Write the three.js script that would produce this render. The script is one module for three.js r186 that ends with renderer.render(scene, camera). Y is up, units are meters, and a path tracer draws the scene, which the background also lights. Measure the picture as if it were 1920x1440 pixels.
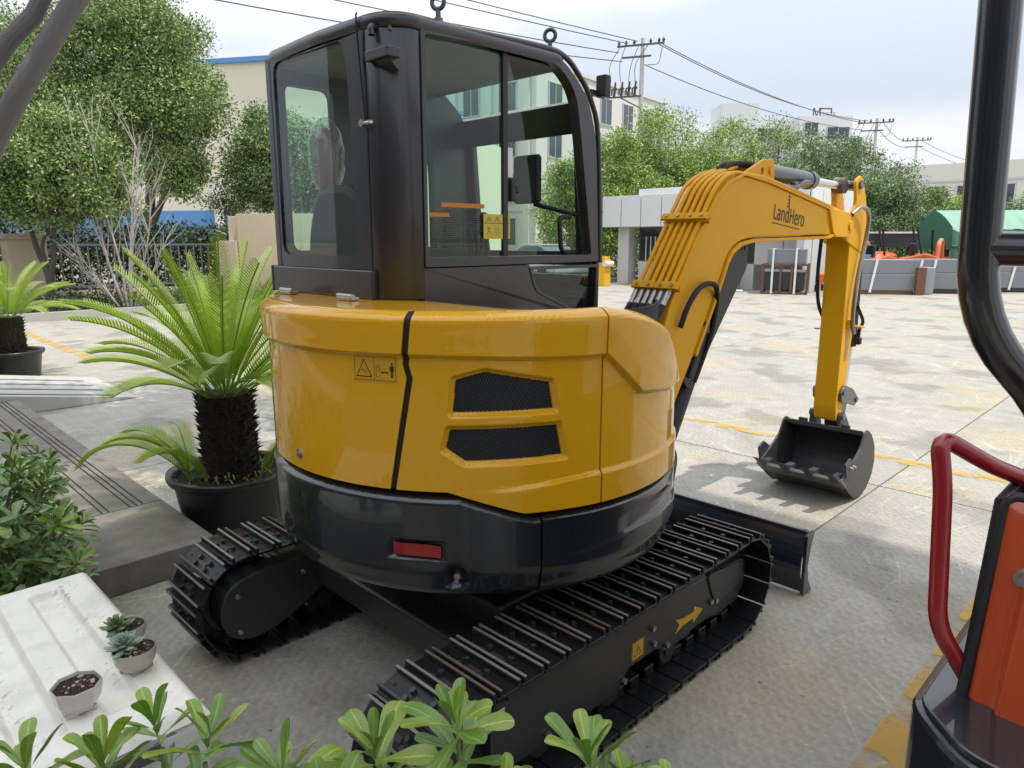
import * as THREE from 'three';
import { mergeGeometries, toCreasedNormals } from 'three/addons/utils/BufferGeometryUtils.js';
import { RoundedBoxGeometry } from 'three/addons/geometries/RoundedBoxGeometry.js';
import { FontLoader } from 'three/addons/loaders/FontLoader.js';
import { TextGeometry } from 'three/addons/geometries/TextGeometry.js';

// ---------------------------------------------------------------- camera, sky, sun, exposure
const scene = new THREE.Scene();
const camera = new THREE.PerspectiveCamera(56.86, 4 / 3, 0.05, 900);
camera.position.set(0, 1.65, 0);
camera.rotation.set(-11.5 * Math.PI / 180, 0, 0);

const renderer = new THREE.WebGLRenderer({ antialias: true });
renderer.setSize(1024, 768);
renderer.toneMapping = THREE.LinearToneMapping;
renderer.toneMappingExposure = 1.42;
renderer.shadowMap.enabled = true;

let seed = 20240607;
function rnd() { seed = (seed + 0x6D2B79F5) | 0; let t = Math.imul(seed ^ (seed >>> 15), 1 | seed); t = (t + Math.imul(t ^ (t >>> 7), 61 | t)) ^ t; return ((t ^ (t >>> 14)) >>> 0) / 4294967296; }
const rr = (a, b) => a + (b - a) * rnd();
const lerp = (a, b, t) => a + (b - a) * t;
const clamp = (x, a = 0, b = 1) => Math.min(b, Math.max(a, x));
const sst = (a, b, x) => { const t = clamp((x - a) / (b - a)); return t * t * (3 - 2 * t); };
// tileable value noise
const PERM = new Float32Array(65536); for (let i = 0; i < 65536; i++) PERM[i] = rnd();
function vn(x, y, px, py) {
  const xi = Math.floor(x), yi = Math.floor(y), fx = x - xi, fy = y - yi;
  const u = fx * fx * (3 - 2 * fx), v = fy * fy * (3 - 2 * fy);
  const X0 = ((xi % px) + px) % px, X1 = (X0 + 1) % px, Y0 = ((yi % py) + py) % py, Y1 = (Y0 + 1) % py;
  const g = (a, b, x_, y_) => { const t = PERM[(a * 157 + b * 7919 + a * b * 13) & 65535] * 6.2832; return Math.cos(t) * x_ + Math.sin(t) * y_; };
  return 0.5 + 0.85 * lerp(lerp(g(X0, Y0, fx, fy), g(X1, Y0, fx - 1, fy), u), lerp(g(X0, Y1, fx, fy - 1), g(X1, Y1, fx - 1, fy - 1), u), v);
}
const NS = 1024, NF = new Float32Array(NS * NS); // one tileable multi-octave field, looked up at many scales
{ const G = new Float32Array(131072); for (let i = 0; i < 65536; i++) { G[2 * i] = Math.cos(PERM[i] * 6.2832); G[2 * i + 1] = Math.sin(PERM[i] * 6.2832); }
  let amp = 0.5, tot = 0, f = 4;
  for (let o = 0; o < 7; o++, f *= 2, amp *= 0.5) { tot += amp;
    for (let j = 0; j < NS; j++) { const y = j / NS * f, y0 = Math.floor(y), fy = y - y0, v = fy * fy * (3 - 2 * fy), y1 = (y0 + 1) % f;
      for (let i = 0; i < NS; i++) { const x = i / NS * f, x0 = Math.floor(x), fx = x - x0, u = fx * fx * (3 - 2 * fx), x1 = (x0 + 1) % f;
        const A = ((x0 * 157 + y0 * 7919 + x0 * y0 * 13 + o * 911) & 65535) * 2, B = ((x1 * 157 + y0 * 7919 + x1 * y0 * 13 + o * 911) & 65535) * 2, C = ((x0 * 157 + y1 * 7919 + x0 * y1 * 13 + o * 911) & 65535) * 2, D = ((x1 * 157 + y1 * 7919 + x1 * y1 * 13 + o * 911) & 65535) * 2;
        const p = G[A] * fx + G[A + 1] * fy, q = G[B] * (fx - 1) + G[B + 1] * fy, r = G[C] * fx + G[C + 1] * (fy - 1), t = G[D] * (fx - 1) + G[D + 1] * (fy - 1);
        const a0 = p + (q - p) * u, a1 = r + (t - r) * u; NF[j * NS + i] += amp * (a0 + (a1 - a0) * v); } } }
  for (let i = 0; i < NF.length; i++) NF[i] = 0.5 + 0.85 * NF[i] / tot;
}
function fbm(u, v, base, oct, sx = 1, sy = 1) {
  const k = Math.max(1, Math.round(base / 4)); let x = (u * k * sx + base * 0.137) * NS, y = (v * k * sy + base * 0.291 + oct * 0.07) * NS;
  const xf = Math.floor(x), yf = Math.floor(y), fx = x - xf, fy = y - yf, X0 = ((xf % NS) + NS) % NS, Y0 = ((yf % NS) + NS) % NS, X1 = (X0 + 1) % NS, Y1 = (Y0 + 1) % NS;
  const a = NF[Y0 * NS + X0], b = NF[Y0 * NS + X1], c = NF[Y1 * NS + X0], d = NF[Y1 * NS + X1]; const p = a + (b - a) * fx, q = c + (d - c) * fx; return p + (q - p) * fy;
}

{ // hazy bright summer sky
  const W = 1024, Hh = 512, d = new Float32Array(W * Hh * 4);
  for (let j = 0; j < Hh; j++) for (let i = 0; i < W; i++) {
    const el = (j + 0.5) / Hh * 180 - 90, e = clamp(el / 90, 0, 1), k = Math.pow(e, 0.55);
    const lum = 1 + 1.6 * Math.sin(e * Math.PI / 2); let r = lerp(0.385, 0.42, k) * lum, g = lerp(0.44, 0.455, k) * lum, b = lerp(0.51, 0.51, k) * lum; // bright veil of thin overcast, brightest overhead
    if (el > 0) {
      const n = fbm(i / W, j / Hh, 8, 5, 1, 2), m = fbm(i / W + 0.3, j / Hh, 4, 3, 1, 2);
      const c = sst(0.44, 0.60, n * 0.55 + m * 0.45);
      const w = 0.585 * lum; r = lerp(r, w, c); g = lerp(g, w * 1.01, c); b = lerp(b, w * 1.03, c);
    } else { r = 0.30; g = 0.30; b = 0.29; }
    const o = (j * W + i) * 4; d[o] = r; d[o + 1] = g; d[o + 2] = b; d[o + 3] = 1;
  }
  const t = new THREE.DataTexture(d, W, Hh, THREE.RGBAFormat, THREE.FloatType);
  t.mapping = THREE.EquirectangularReflectionMapping; t.magFilter = THREE.LinearFilter; t.minFilter = THREE.LinearFilter; t.wrapS = THREE.RepeatWrapping; t.needsUpdate = true;
  scene.background = t; scene.environment = t;
}
const SUN = new THREE.Vector3(0.337, 0.927, 0.16).normalize();
const sun = new THREE.DirectionalLight(new THREE.Color(1, 0.955, 0.87), 2.5);
sun.target.position.set(0, 0, -8); sun.position.copy(SUN).multiplyScalar(60).add(sun.target.position);
sun.castShadow = true; sun.shadow.radius = 1; sun.shadow.mapSize.set(4096, 4096);
Object.assign(sun.shadow.camera, { left: -40, right: 40, top: 40, bottom: -40, near: 1, far: 160 });
scene.add(sun); scene.add(sun.target);

// ---------------------------------------------------------------- helpers
const V = (x, y, z) => new THREE.Vector3(x, y, z);
const lin = (r, g, b) => new THREE.Color().setRGB(r, g, b);
const YAW = -Math.PI / 4, MX = -0.14, MZ = -2.74, C45 = Math.SQRT1_2;
// yard axes: r (right) and f (forward) of everything that is laid out square to the building
const yard = (r, f, y = 0) => V(MX + (r + f) * C45, y, MZ + (r - f) * C45);
const std = (c, rough = 0.6, o = {}) => new THREE.MeshStandardMaterial({ color: c, roughness: rough, ...o });
const phy = (c, rough = 0.4, o = {}) => new THREE.MeshPhysicalMaterial({ color: c, roughness: rough, ...o });
const names = {};
function numbered(n) { names[n] = (names[n] ?? -1) + 1; return names[n] ? n + '_' + String(names[n]).padStart(3, '0') : n; }
function prep(g, color) {
  let q = g.index ? g.toNonIndexed() : g.clone();
  for (const k of Object.keys(q.attributes)) if (!['position', 'normal', 'uv', 'color'].includes(k)) q.deleteAttribute(k);
  if (!q.attributes.normal) q.computeVertexNormals();
  if (!q.attributes.uv) q.setAttribute('uv', new THREE.BufferAttribute(new Float32Array(q.attributes.position.count * 2), 2));
  if (color && !q.attributes.color) { const a = new Float32Array(q.attributes.position.count * 3); for (let i = 0; i < a.length; i += 3) { a[i] = color[0]; a[i + 1] = color[1]; a[i + 2] = color[2]; } q.setAttribute('color', new THREE.BufferAttribute(a, 3)); }
  return q;
}
function merge(list, color) {
  const l = list.flat(Infinity).map(g => prep(g, color));
  if (!color) for (const g of l) g.deleteAttribute('color');
  return l.length === 1 ? l[0] : mergeGeometries(l, false);
}
function mesh(name, geos, mat, parent = null, keepColor = false) {
  const g = Array.isArray(geos) ? (keepColor ? mergeGeometries(geos.flat(Infinity).map(x => prep(x, [1, 1, 1])), false) : merge(geos)) : geos;
  const m = new THREE.Mesh(g, mat); m.name = name; m.castShadow = m.receiveShadow = true;
  if (parent) parent.add(m); return m;
}
function top(o, name, label, category, group, kind) {
  o.name = numbered(name); if (label) o.userData.label = label; if (category) o.userData.category = category;
  if (group) o.userData.group = group; if (kind) o.userData.kind = kind; scene.add(o); return o;
}
function thing(name, label, category, pos = V(0, 0, 0), turn = 0, group) { const g = new THREE.Group(); g.position.copy(pos); g.rotation.y = turn; return top(g, name, label, category, group); }
function struct(name, geos, mat, pos, turn = 0) { const m = mesh(name, geos, mat); if (pos) m.position.copy(pos); m.rotation.y = turn; m.name = numbered(name); m.userData.kind = 'structure'; scene.add(m); return m; }
function bx(w, h, d, x = 0, y = 0, z = 0, b = 0) { const g = b ? new RoundedBoxGeometry(w, h, d, 2, Math.min(b, w * .49, h * .49, d * .49)) : new THREE.BoxGeometry(w, h, d); g.translate(x, y, z); return g; }
const boxUV = (w, h, d, x, y, z) => { const g = new THREE.BoxGeometry(w, h, d).toNonIndexed(); g.translate(x, y, z); return worldUV(g); };
function worldUV(g, s = 1) { // uv in metres by dominant axis
  const p = g.attributes.position, n = g.attributes.normal, u = new Float32Array(p.count * 2);
  for (let i = 0; i < p.count; i++) { const ax = Math.abs(n.getX(i)), ay = Math.abs(n.getY(i)), az = Math.abs(n.getZ(i));
    if (ay >= ax && ay >= az) { u[2 * i] = p.getX(i) * s; u[2 * i + 1] = p.getZ(i) * s; } else if (ax > az) { u[2 * i] = p.getZ(i) * s; u[2 * i + 1] = p.getY(i) * s; } else { u[2 * i] = p.getX(i) * s; u[2 * i + 1] = p.getY(i) * s; } }
  g.setAttribute('uv', new THREE.BufferAttribute(u, 2)); return g;
}
function rod(a, b, r0, r1 = r0, seg = 14, caps = true) { const d = b.clone().sub(a), g = new THREE.CylinderGeometry(r1, r0, d.length(), seg, 1, !caps); g.applyQuaternion(new THREE.Quaternion().setFromUnitVectors(V(0, 1, 0), d.clone().normalize())); g.translate((a.x + b.x) / 2, (a.y + b.y) / 2, (a.z + b.z) / 2); return g; }
function tube(pts, r, n = 40, seg = 10, tension = 0.5) { return new THREE.TubeGeometry(new THREE.CatmullRomCurve3(pts, false, 'catmullrom', tension), n, r, seg, false); }
function taperTube(pts, r0, r1, n = 24, seg = 12, wob = 0) { const c = new THREE.CatmullRomCurve3(pts), F = c.computeFrenetFrames(n, false); return grid(seg, n, (u, v) => { const i = Math.round(v * n), p = c.getPointAt(v), a = u * Math.PI * 2, r = lerp(r0, r1, v) * (1 + wob * (vn(u * 6, v * 40, 6, 64) - .5) * 2), N = F.normals[i], B = F.binormals[i]; return [p.x + r * (Math.cos(a) * N.x + Math.sin(a) * B.x), p.y + r * (Math.cos(a) * N.y + Math.sin(a) * B.y), p.z + r * (Math.cos(a) * N.z + Math.sin(a) * B.z)]; }); }
// round-cornered pipe through points
function pipe(pts, r, bend = 0.05, seg = 12) {
  const path = new THREE.CurvePath();
  let prev = pts[0];
  for (let i = 1; i < pts.length - 1; i++) {
    const p = pts[i], a = p.clone().add(pts[i - 1].clone().sub(p).setLength(Math.min(bend, pts[i - 1].distanceTo(p) * .48))), b = p.clone().add(pts[i + 1].clone().sub(p).setLength(Math.min(bend, pts[i + 1].distanceTo(p) * .48)));
    path.add(new THREE.LineCurve3(prev, a)); path.add(new THREE.QuadraticBezierCurve3(a, p, b)); prev = b;
  }
  path.add(new THREE.LineCurve3(prev, pts[pts.length - 1]));
  return new THREE.TubeGeometry(path, pts.length * 14, r, seg, false);
}
const shp = (pts, holes = []) => { const s = new THREE.Shape(pts.map(p => new THREE.Vector2(p[0], p[1]))); for (const h of holes) s.holes.push(new THREE.Path(h.map(p => new THREE.Vector2(p[0], p[1])))); return s; };
function rpoly(pts, r, n = 5) { // polygon with rounded corners
  const o = [], N = pts.length;
  for (let i = 0; i < N; i++) { const p = pts[i], a = pts[(i + N - 1) % N], b = pts[(i + 1) % N], rad = Array.isArray(p[2]) ? 0 : (p[2] ?? r);
    const la = Math.hypot(a[0] - p[0], a[1] - p[1]), lb = Math.hypot(b[0] - p[0], b[1] - p[1]), k = Math.min(rad, la * .48, lb * .48);
    if (k < 1e-5) { o.push([p[0], p[1]]); continue; }
    const A = [p[0] + (a[0] - p[0]) / la * k, p[1] + (a[1] - p[1]) / la * k], B = [p[0] + (b[0] - p[0]) / lb * k, p[1] + (b[1] - p[1]) / lb * k];
    for (let j = 0; j <= n; j++) { const t = j / n; o.push([(1 - t) ** 2 * A[0] + 2 * t * (1 - t) * p[0] + t * t * B[0], (1 - t) ** 2 * A[1] + 2 * t * (1 - t) * p[1] + t * t * B[1]]); } }
  return o;
}
// profile in (f,h) extruded from x0 to x1 in machine axes (x right, y up, -z forward)
function prof(pts, x0, x1, bev = 0.004, holes = []) {
  const d = x1 - x0, b = Math.min(bev, d * .4), g = new THREE.ExtrudeGeometry(shp(pts, holes), { depth: d - 2 * b, bevelEnabled: b > 0, bevelThickness: b, bevelSize: b, bevelOffset: -b, bevelSegments: 2, curveSegments: 6 });
  g.translate(0, 0, b); g.rotateY(Math.PI / 2); g.translate(x0, 0, 0); return g;
}
// frame between two star-shaped outlines in (f,h), from x0 to x1, small chamfers
function ringProf(outer, inner, x0, x1, b = 0.004) {
  const cf = inner.reduce((s, p) => s + p[0], 0) / inner.length, ch = inner.reduce((s, p) => s + p[1], 0) / inner.length;
  const angs = [...new Set([...outer, ...inner].map(p => +Math.atan2(p[1] - ch, p[0] - cf).toFixed(4)))]; for (let i = 0; i < 72; i++) angs.push(-Math.PI + i / 72 * 2 * Math.PI); angs.sort((p, q) => p - q);
  const hit = (poly, a) => { const dx = Math.cos(a), dy = Math.sin(a); let best = 0; for (let i = 0, j = poly.length - 1; i < poly.length; j = i++) { const ax = poly[j][0] - cf, ay = poly[j][1] - ch, ex_ = poly[i][0] - poly[j][0], ey = poly[i][1] - poly[j][1], den = dx * ey - dy * ex_; if (Math.abs(den) < 1e-9) continue; const t = (ax * ey - ay * ex_) / den, u = (ax * dy - ay * dx) / den; if (t > 0 && u >= -1e-6 && u <= 1 + 1e-6) best = Math.max(best, t); } return best; };
  const sec = angs.map(a => { const o = hit(outer, a), i = hit(inner, a), c = Math.cos(a), s = Math.sin(a); return [[o, x0 + b], [o - b, x0], [i + b, x0], [i, x0 + b], [i, x1 - b], [i + b, x1], [o - b, x1], [o, x1 - b]].map(([r, x]) => [x, ch + r * s, -(cf + r * c)]); });
  const pos = []; for (let k = 0; k < sec.length; k++) { const A = sec[k], B = sec[(k + 1) % sec.length]; for (let m = 0; m < 8; m++) { const n = (m + 1) % 8; for (const q of [A[m], B[n], B[m], A[m], A[n], B[n]]) pos.push(...q); } }
  const g = new THREE.BufferGeometry(); g.setAttribute('position', new THREE.Float32BufferAttribute(pos, 3)); g.computeVertexNormals(); return toCreasedNormals(g, 0.5);
}
// profile in (x,h) extruded in z
function profZ(pts, z0, z1, bev = 0.003, holes = []) {
  const d = z1 - z0, b = Math.min(bev, d * .4), g = new THREE.ExtrudeGeometry(shp(pts, holes), { depth: d - 2 * b, bevelEnabled: b > 0, bevelThickness: b, bevelSize: b, bevelOffset: -b, bevelSegments: 2, curveSegments: 6 });
  g.translate(0, 0, b + z0); return g;
}
// plan outline (x,z) extruded in y
function plan(pts, y0, y1, bev = 0.003, holes = []) { const flip = l => l.map(p => [p[0], -p[1]]); const g = profZ(flip(pts), 0, y1 - y0, bev, holes.map(flip)); g.rotateX(-Math.PI / 2); g.translate(0, y0, 0); return g; }
function canvasTex(w, h, draw) { const c = document.createElement('canvas'); c.width = w; c.height = h; draw(c.getContext('2d'), w, h); const t = new THREE.CanvasTexture(c); t.colorSpace = THREE.SRGBColorSpace; t.anisotropy = 8; return t; }
function dataTex(n, fn, srgb = false, m = n) { const d = new Uint8Array(n * m * 4); for (let j = 0; j < m; j++) for (let i = 0; i < n; i++) { const c = fn(i / n, j / m, i, j), o = (j * n + i) * 4; if (typeof c === 'number') { d[o] = d[o + 1] = d[o + 2] = clamp(c) * 255; } else { d[o] = clamp(c[0]) * 255; d[o + 1] = clamp(c[1]) * 255; d[o + 2] = clamp(c[2]) * 255; } d[o + 3] = 255; }
  const t = new THREE.DataTexture(d, n, m); t.wrapS = t.wrapT = THREE.RepeatWrapping; t.magFilter = THREE.LinearFilter; t.minFilter = THREE.LinearMipmapLinearFilter; t.generateMipmaps = true; if (srgb) t.colorSpace = THREE.SRGBColorSpace; t.needsUpdate = true; return t; }
const rep = (t, x, y = x) => { const c = t.clone(); c.repeat.set(x, y); c.needsUpdate = true; return c; };
const grid = (nu, nv, fn) => { // smooth parametric sheet, fn(u,v)->[x,y,z]
  const pos = [], uv = [], idx = [];
  for (let j = 0; j <= nv; j++) for (let i = 0; i <= nu; i++) { const p = fn(i / nu, j / nv, i, j); pos.push(...p); uv.push(i / nu, j / nv); }
  for (let j = 0; j < nv; j++) for (let i = 0; i < nu; i++) { const a = j * (nu + 1) + i, b = a + 1, c = a + nu + 1, d = c + 1; idx.push(a, b, d, a, d, c); }
  const g = new THREE.BufferGeometry(); g.setAttribute('position', new THREE.Float32BufferAttribute(pos, 3)); g.setAttribute('uv', new THREE.Float32BufferAttribute(uv, 2)); g.setIndex(idx); g.computeVertexNormals(); return g;
};
const moved = (g, x, y, z, rx = 0, ry = 0, rz = 0) => { const q = g.clone(); if (rx) q.rotateX(rx); if (ry) q.rotateY(ry); if (rz) q.rotateZ(rz); q.translate(x, y, z); return q; };

// ---------------------------------------------------------------- materials
const grain = dataTex(512, (u, v) => fbm(u, v, 32, 4));
const coarse = dataTex(512, (u, v) => fbm(u, v, 6, 6));
const scuffR = dataTex(512, (u, v) => 0.35 + 0.5 * fbm(u, v, 5, 6) * fbm(u + .3, v, 20, 3));
const M = {
  yellow: phy(lin(0.72, 0.36, 0.006), 0.45, { clearcoat: 0.9, clearcoatRoughness: 0.03, specularIntensity: 0.3 }),
  yellowMatte: phy(lin(0.70, 0.345, 0.006), 0.45, { specularIntensity: 0.4 }),
  gloss: phy(lin(0.008, 0.011, 0.016), 0.35, { clearcoat: 0.8, clearcoatRoughness: 0.05 }),
  cab: phy(lin(0.019, 0.0175, 0.022), 0.42, { clearcoat: 0.5, clearcoatRoughness: 0.2 }),
  frit: phy(lin(0.008, 0.008, 0.010), 0.3, { clearcoat: 0.4, clearcoatRoughness: 0.05 }),
  black: std(lin(0.012, 0.012, 0.014), 0.5),
  rubber: std(lin(0.010, 0.010, 0.011), 0.75),
  under: phy(lin(0.024, 0.024, 0.0245), 0.45, { clearcoat: 0.3, clearcoatRoughness: 0.3, bumpMap: rep(grain, 3), bumpScale: 0.0004 }),
  trackSteel: std(lin(1, 1, 1), 0.42, { vertexColors: true, metalness: 0.25 }),
  chrome: std(lin(0.72, 0.72, 0.72), 0.12, { metalness: 1 }),
  steel: std(lin(0.42, 0.41, 0.39), 0.38, { metalness: 0.9 }),
  cyl: phy(lin(0.055, 0.058, 0.062), 0.4, { clearcoat: 0.5, clearcoatRoughness: 0.2 }),
  bucket: std(lin(0.062, 0.062, 0.066), 0.5, { metalness: 0.35, bumpMap: rep(coarse, 2), bumpScale: 0.001 }),
  seat: std(lin(0.012, 0.013, 0.015), 0.6, { bumpMap: rep(grain, 4), bumpScale: 0.0006 }),
  liner: std(lin(0.16, 0.16, 0.155), 0.85),
  glass: phy(lin(0.73, 0.94, 0.85), 0.0, { transmission: 1, thickness: 0, ior: 1.5 }),
  clearGlass: phy(lin(0.86, 0.97, 0.92), 0.0, { transmission: 1, thickness: 0, ior: 1.5 }),
  red: phy(lin(0.28, 0.007, 0.014), 0.3, { clearcoat: 0.6 }),
  white: std(lin(0.7, 0.7, 0.68), 0.5),
};
function decal(w, h, tex, rough = 0.4) { return new THREE.MeshPhysicalMaterial({ map: tex, roughness: rough, clearcoat: 0.3 }); }
// ---------------------------------------------------------------- ground
const OV = new Float32Array(2048 * 2048); // scrape marks, tyre rubs and oil drips on the concrete
{
  const dab = (x, y, w, a) => { const R = Math.ceil(w); for (let j = -R; j <= R; j++) for (let i = -R; i <= R; i++) { const d = Math.hypot(i, j); if (d <= w + .5) OV[(((y + j) | 0) & 2047) * 2048 + (((x + i) | 0) & 2047)] += a * clamp(w + .5 - d); } };
  for (let g = 0; g < 190; g++) { const cx = rr(0, 2048), cy = rr(0, 2048), an = rr(0, 6.28), fan = rr(-.5, .5), n = 4 + Math.floor(rnd() * 16), al = rr(0.05, 0.20), sp = rr(20, 160);
    for (let k = 0; k < n; k++) { const t = an + fan * (k / n - .5) + rr(-.08, .08), L = rr(18, 170), ox = cx - Math.sin(an) * sp * (k / n - .5) * 2 + rr(-30, 30), oy = cy + Math.cos(an) * sp * (k / n - .5) * 2 + rr(-30, 30), w = rr(0.3, 1.5), cur = rr(-.004, .004); let x = ox, y = oy, q = t; for (let i = 0; i < L; i++) { dab(x + 8192, y + 8192, w, al * Math.sin(Math.PI * (i + .5) / L) * rr(.2, 1) / (w + 1)); x += Math.cos(q); y += Math.sin(q); q += cur; } } }
  for (let k = 0; k < 1500; k++) dab(rr(0, 2048) + 8192, rr(0, 2048) + 8192, rr(0.5, 2.2), rr(-.22, .10));
  for (let k = 0; k < 40; k++) { const x = rr(0, 2048), y = rr(0, 2048), R = rr(6, 26); for (let i = 0; i < 60; i++) { const a = rr(0, 6.28), d = R * Math.sqrt(rnd()) * rr(.3, 1); dab(x + Math.cos(a) * d + 8192, y + Math.sin(a) * d + 8192, R * .18, -0.010); } }
}
const concreteMap = dataTex(2048, (u, v, pi, pj) => {
  const wu = u + 0.02 * (fbm(u, v, 6, 3) - .5), wv = v + 0.02 * (fbm(u + .5, v + .3, 6, 3) - .5); u = wu; v = wv;
  const a = fbm(u, v, 4, 5), b = fbm(u + .37, v + .11, 24, 4), c = fbm(u, v, 256, 2), s = fbm(u + .5, v + .2, 10, 4);
  const streak = fbm(u, v + u, 10, 5, 5, 1);
  let k = 0.595 + 0.06 * (a - 0.5) + 0.07 * (b - 0.5) + 0.17 * (c - 0.5);
  const scr = (1 - sst(0.0, 0.006, Math.abs(fbm(u + .13, v + u, 4, 3, 3, 1) - 0.52))) * sst(0.50, 0.58, fbm(u + .61, v + .07, 16, 3)) * 0.06;   // scrapes left by steel tracks
  const pale = sst(0.56, 0.70, streak) * sst(0.46, 0.60, s) * 0.03 + scr;   // dry cement dust
  const dark = sst(0.54, 0.66, fbm(u + .8, v + .6, 7, 5)) * 0.08;     // oil and damp
  const rust = sst(0.52, 0.66, fbm(u + .15, v + .75, 5, 4)) * 0.8;
  k += pale - dark + OV[pj * 2048 + pi] + 0.05 * (fbm(u + .4, v + .9, 40, 3) - .5);
  return [k * 1.025 + 0.03 * rust, k + 0.006 * rust, k * 0.945 - 0.045 * rust];
}, true);
const concreteBump = dataTex(1024, (u, v) => fbm(u, v, 64, 4) * 0.7 + fbm(u, v, 8, 3) * 0.3);
const slabMat = std(lin(1, 1, 1), 0.82, { map: concreteMap, bumpMap: rep(concreteBump, 3), bumpScale: 0.0015 });
const farMap = concreteMap.clone(); farMap.repeat.set(1 / 8, 1 / 8); farMap.needsUpdate = true;
const groundMat = std(lin(1, 1, 1), 0.85, { map: concreteMap });
{
  const g = new THREE.PlaneGeometry(700, 700, 1, 1); g.rotateX(-Math.PI / 2);
  const uv = g.attributes.uv; for (let i = 0; i < uv.count; i++) uv.setXY(i, uv.getX(i) * 70, uv.getY(i) * 70);
  const ground = struct('ground', [g], groundMat, yard(0, 0, -0.022), YAW);
  // cast concrete slabs of the yard, each its own piece
  const W = 4, L = 5;
  for (let i = -6; i < 5; i++) for (let j = -2; j < 5; j++) {
    const r0 = 0.55 + i * W, f0 = 3.2 + (j - 1) * L;
    const s = new THREE.BoxGeometry(W - 0.012, 0.022, L - 0.012); s.translate(r0 + W / 2, 0.0105, -(f0 + L / 2));
    const q = s.toNonIndexed(), p = q.attributes.position, u = q.attributes.uv, ou = rnd(), ov = rnd();
    for (let k = 0; k < p.count; k++) u.setXY(k, p.getX(k) / 7 + ou, p.getZ(k) / 7 + ov);
    mesh(`slab${names.slabs ? '_' + String(names.slabs).padStart(3, '0') : ''}`, q, slabMat, ground); names.slabs = (names.slabs || 0) + 1;
  }
}
// worn yellow lines
const wornAlpha = dataTex(1024, (u, v) => clamp(sst(0.40, 0.54, fbm(u, v, 12, 5)) * 0.62 + 0.06));
const lineMat = std(lin(0.62, 0.36, 0.05), 0.75, { alphaMap: wornAlpha, transparent: true });
function paintLine(r0, r1, f0, f1) {
  const g = new THREE.PlaneGeometry(r1 - r0, f1 - f0); g.rotateX(-Math.PI / 2); g.translate((r0 + r1) / 2, 0, -(f0 + f1) / 2);
  const p = g.attributes.position, u = g.attributes.uv; for (let k = 0; k < p.count; k++) u.setXY(k, p.getX(k) / 2.3, p.getZ(k) / 2.3);
  return g;
}
struct('yellow_line', [paintLine(-12, 14, 3.83, 3.98)], lineMat, yard(0, 0, 0.0045), YAW);
struct('yellow_line', [paintLine(1.40, 1.535, -3.5, 3.82)], lineMat, yard(0, 0, 0.0045), YAW);
struct('yellow_line', [paintLine(-13.5, -8.93, 0.88, 1.03)], lineMat, yard(0, 0, 0.0045), YAW);
struct('yellow_line', [paintLine(-8.92, -8.78, 0.88, 3.5)], lineMat, yard(0, 0, 0.0045), YAW);

// ---------------------------------------------------------------- entrance steps, ramp, building out of frame, added unseen canopy that throws the shade
const graniteMap = dataTex(512, (u, v) => { const k = 0.45 + 0.22 * (fbm(u, v, 90, 2) - .5) + 0.2 * (fbm(u, v, 5, 5) - .5); return [k * 1.02, k * 0.97, k * 0.92]; }, true);
const granite = std(lin(1, 1, 1), 0.7, { map: rep(graniteMap, 1.6), bumpMap: rep(grain, 4), bumpScale: 0.0012 });
{
  const s = thing('entrance_step', 'low grey granite entrance step with grooved nosing beside the leafy hedge', 'step', yard(0, 0), YAW);
  const h = 0.15, R0 = -9, R1 = -1.46, F0 = -0.5, F1 = -1.15;
  const parts = [];
  // tread in two flat strips with a grooved nosing left open between them (square block at the end is plain)
  const strip = (r0, r1, fa, fb, y1 = h, y0 = 0) => boxUV(r1 - r0, y1 - y0, Math.abs(fb - fa), (r0 + r1) / 2, (y0 + y1) / 2, -(fa + fb) / 2);
  const grooves = [-0.60, -0.635, -0.67, -0.78, -0.815];
  let f = F0;
  mesh('riser', [strip(R0, -2.225, F1, F0, h - 0.012)], granite, s);
  for (const g of grooves.concat([F1])) { mesh('tread_strip', [strip(R0, -2.225, f, g + (g === F1 ? 0 : 0.006), h, h - 0.0119)], granite, s); f = g - 0.006; }
  const blk = bx(0.76, h, 0.66, -1.84, h / 2, 0.825, 0.008); worldUV(blk.index ? blk.toNonIndexed() : blk);
  const m = mesh('end_block', [worldUV(blk.toNonIndexed ? (blk.index ? blk.toNonIndexed() : blk) : blk)], granite, s);
  const ps = thing('entrance_platform', 'granite entrance platform behind the grooved step', 'platform', yard(0, 0), YAW);
  mesh('deck', [boxUV(7.5, 0.30, 3.0, -5.25, 0.15, 2.66)], granite, ps);
}
{ // wheelchair ramp: a wedge with low side wall
  const rm = thing('access_ramp', 'pale concrete access ramp wedge beside the potted cycad', 'ramp', yard(0, 0), YAW);
  const w = prof([[0.57, 0.004], [-3.2, 0.62], [-3.2, 0]], -7.6, -6.0, 0.006);
  mesh('ramp_slab', [worldUV(w.toNonIndexed ? (w.index ? w.toNonIndexed() : w) : w)], std(lin(0.42, 0.41, 0.385), 0.8, { bumpMap: rep(grain, 2), bumpScale: 0.001 }), rm);
  for (let i = 0; i < 4; i++) { const r = -7.3 + i * 0.36; mesh('tread_rib', [prof([[0.36, 0.042], [-3.1, 0.61], [-3.1, 0.62], [0.36, 0.052]], r, r + 0.12, 0.002)], std(lin(0.40, 0.39, 0.37), 0.85), rm); }
}
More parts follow.
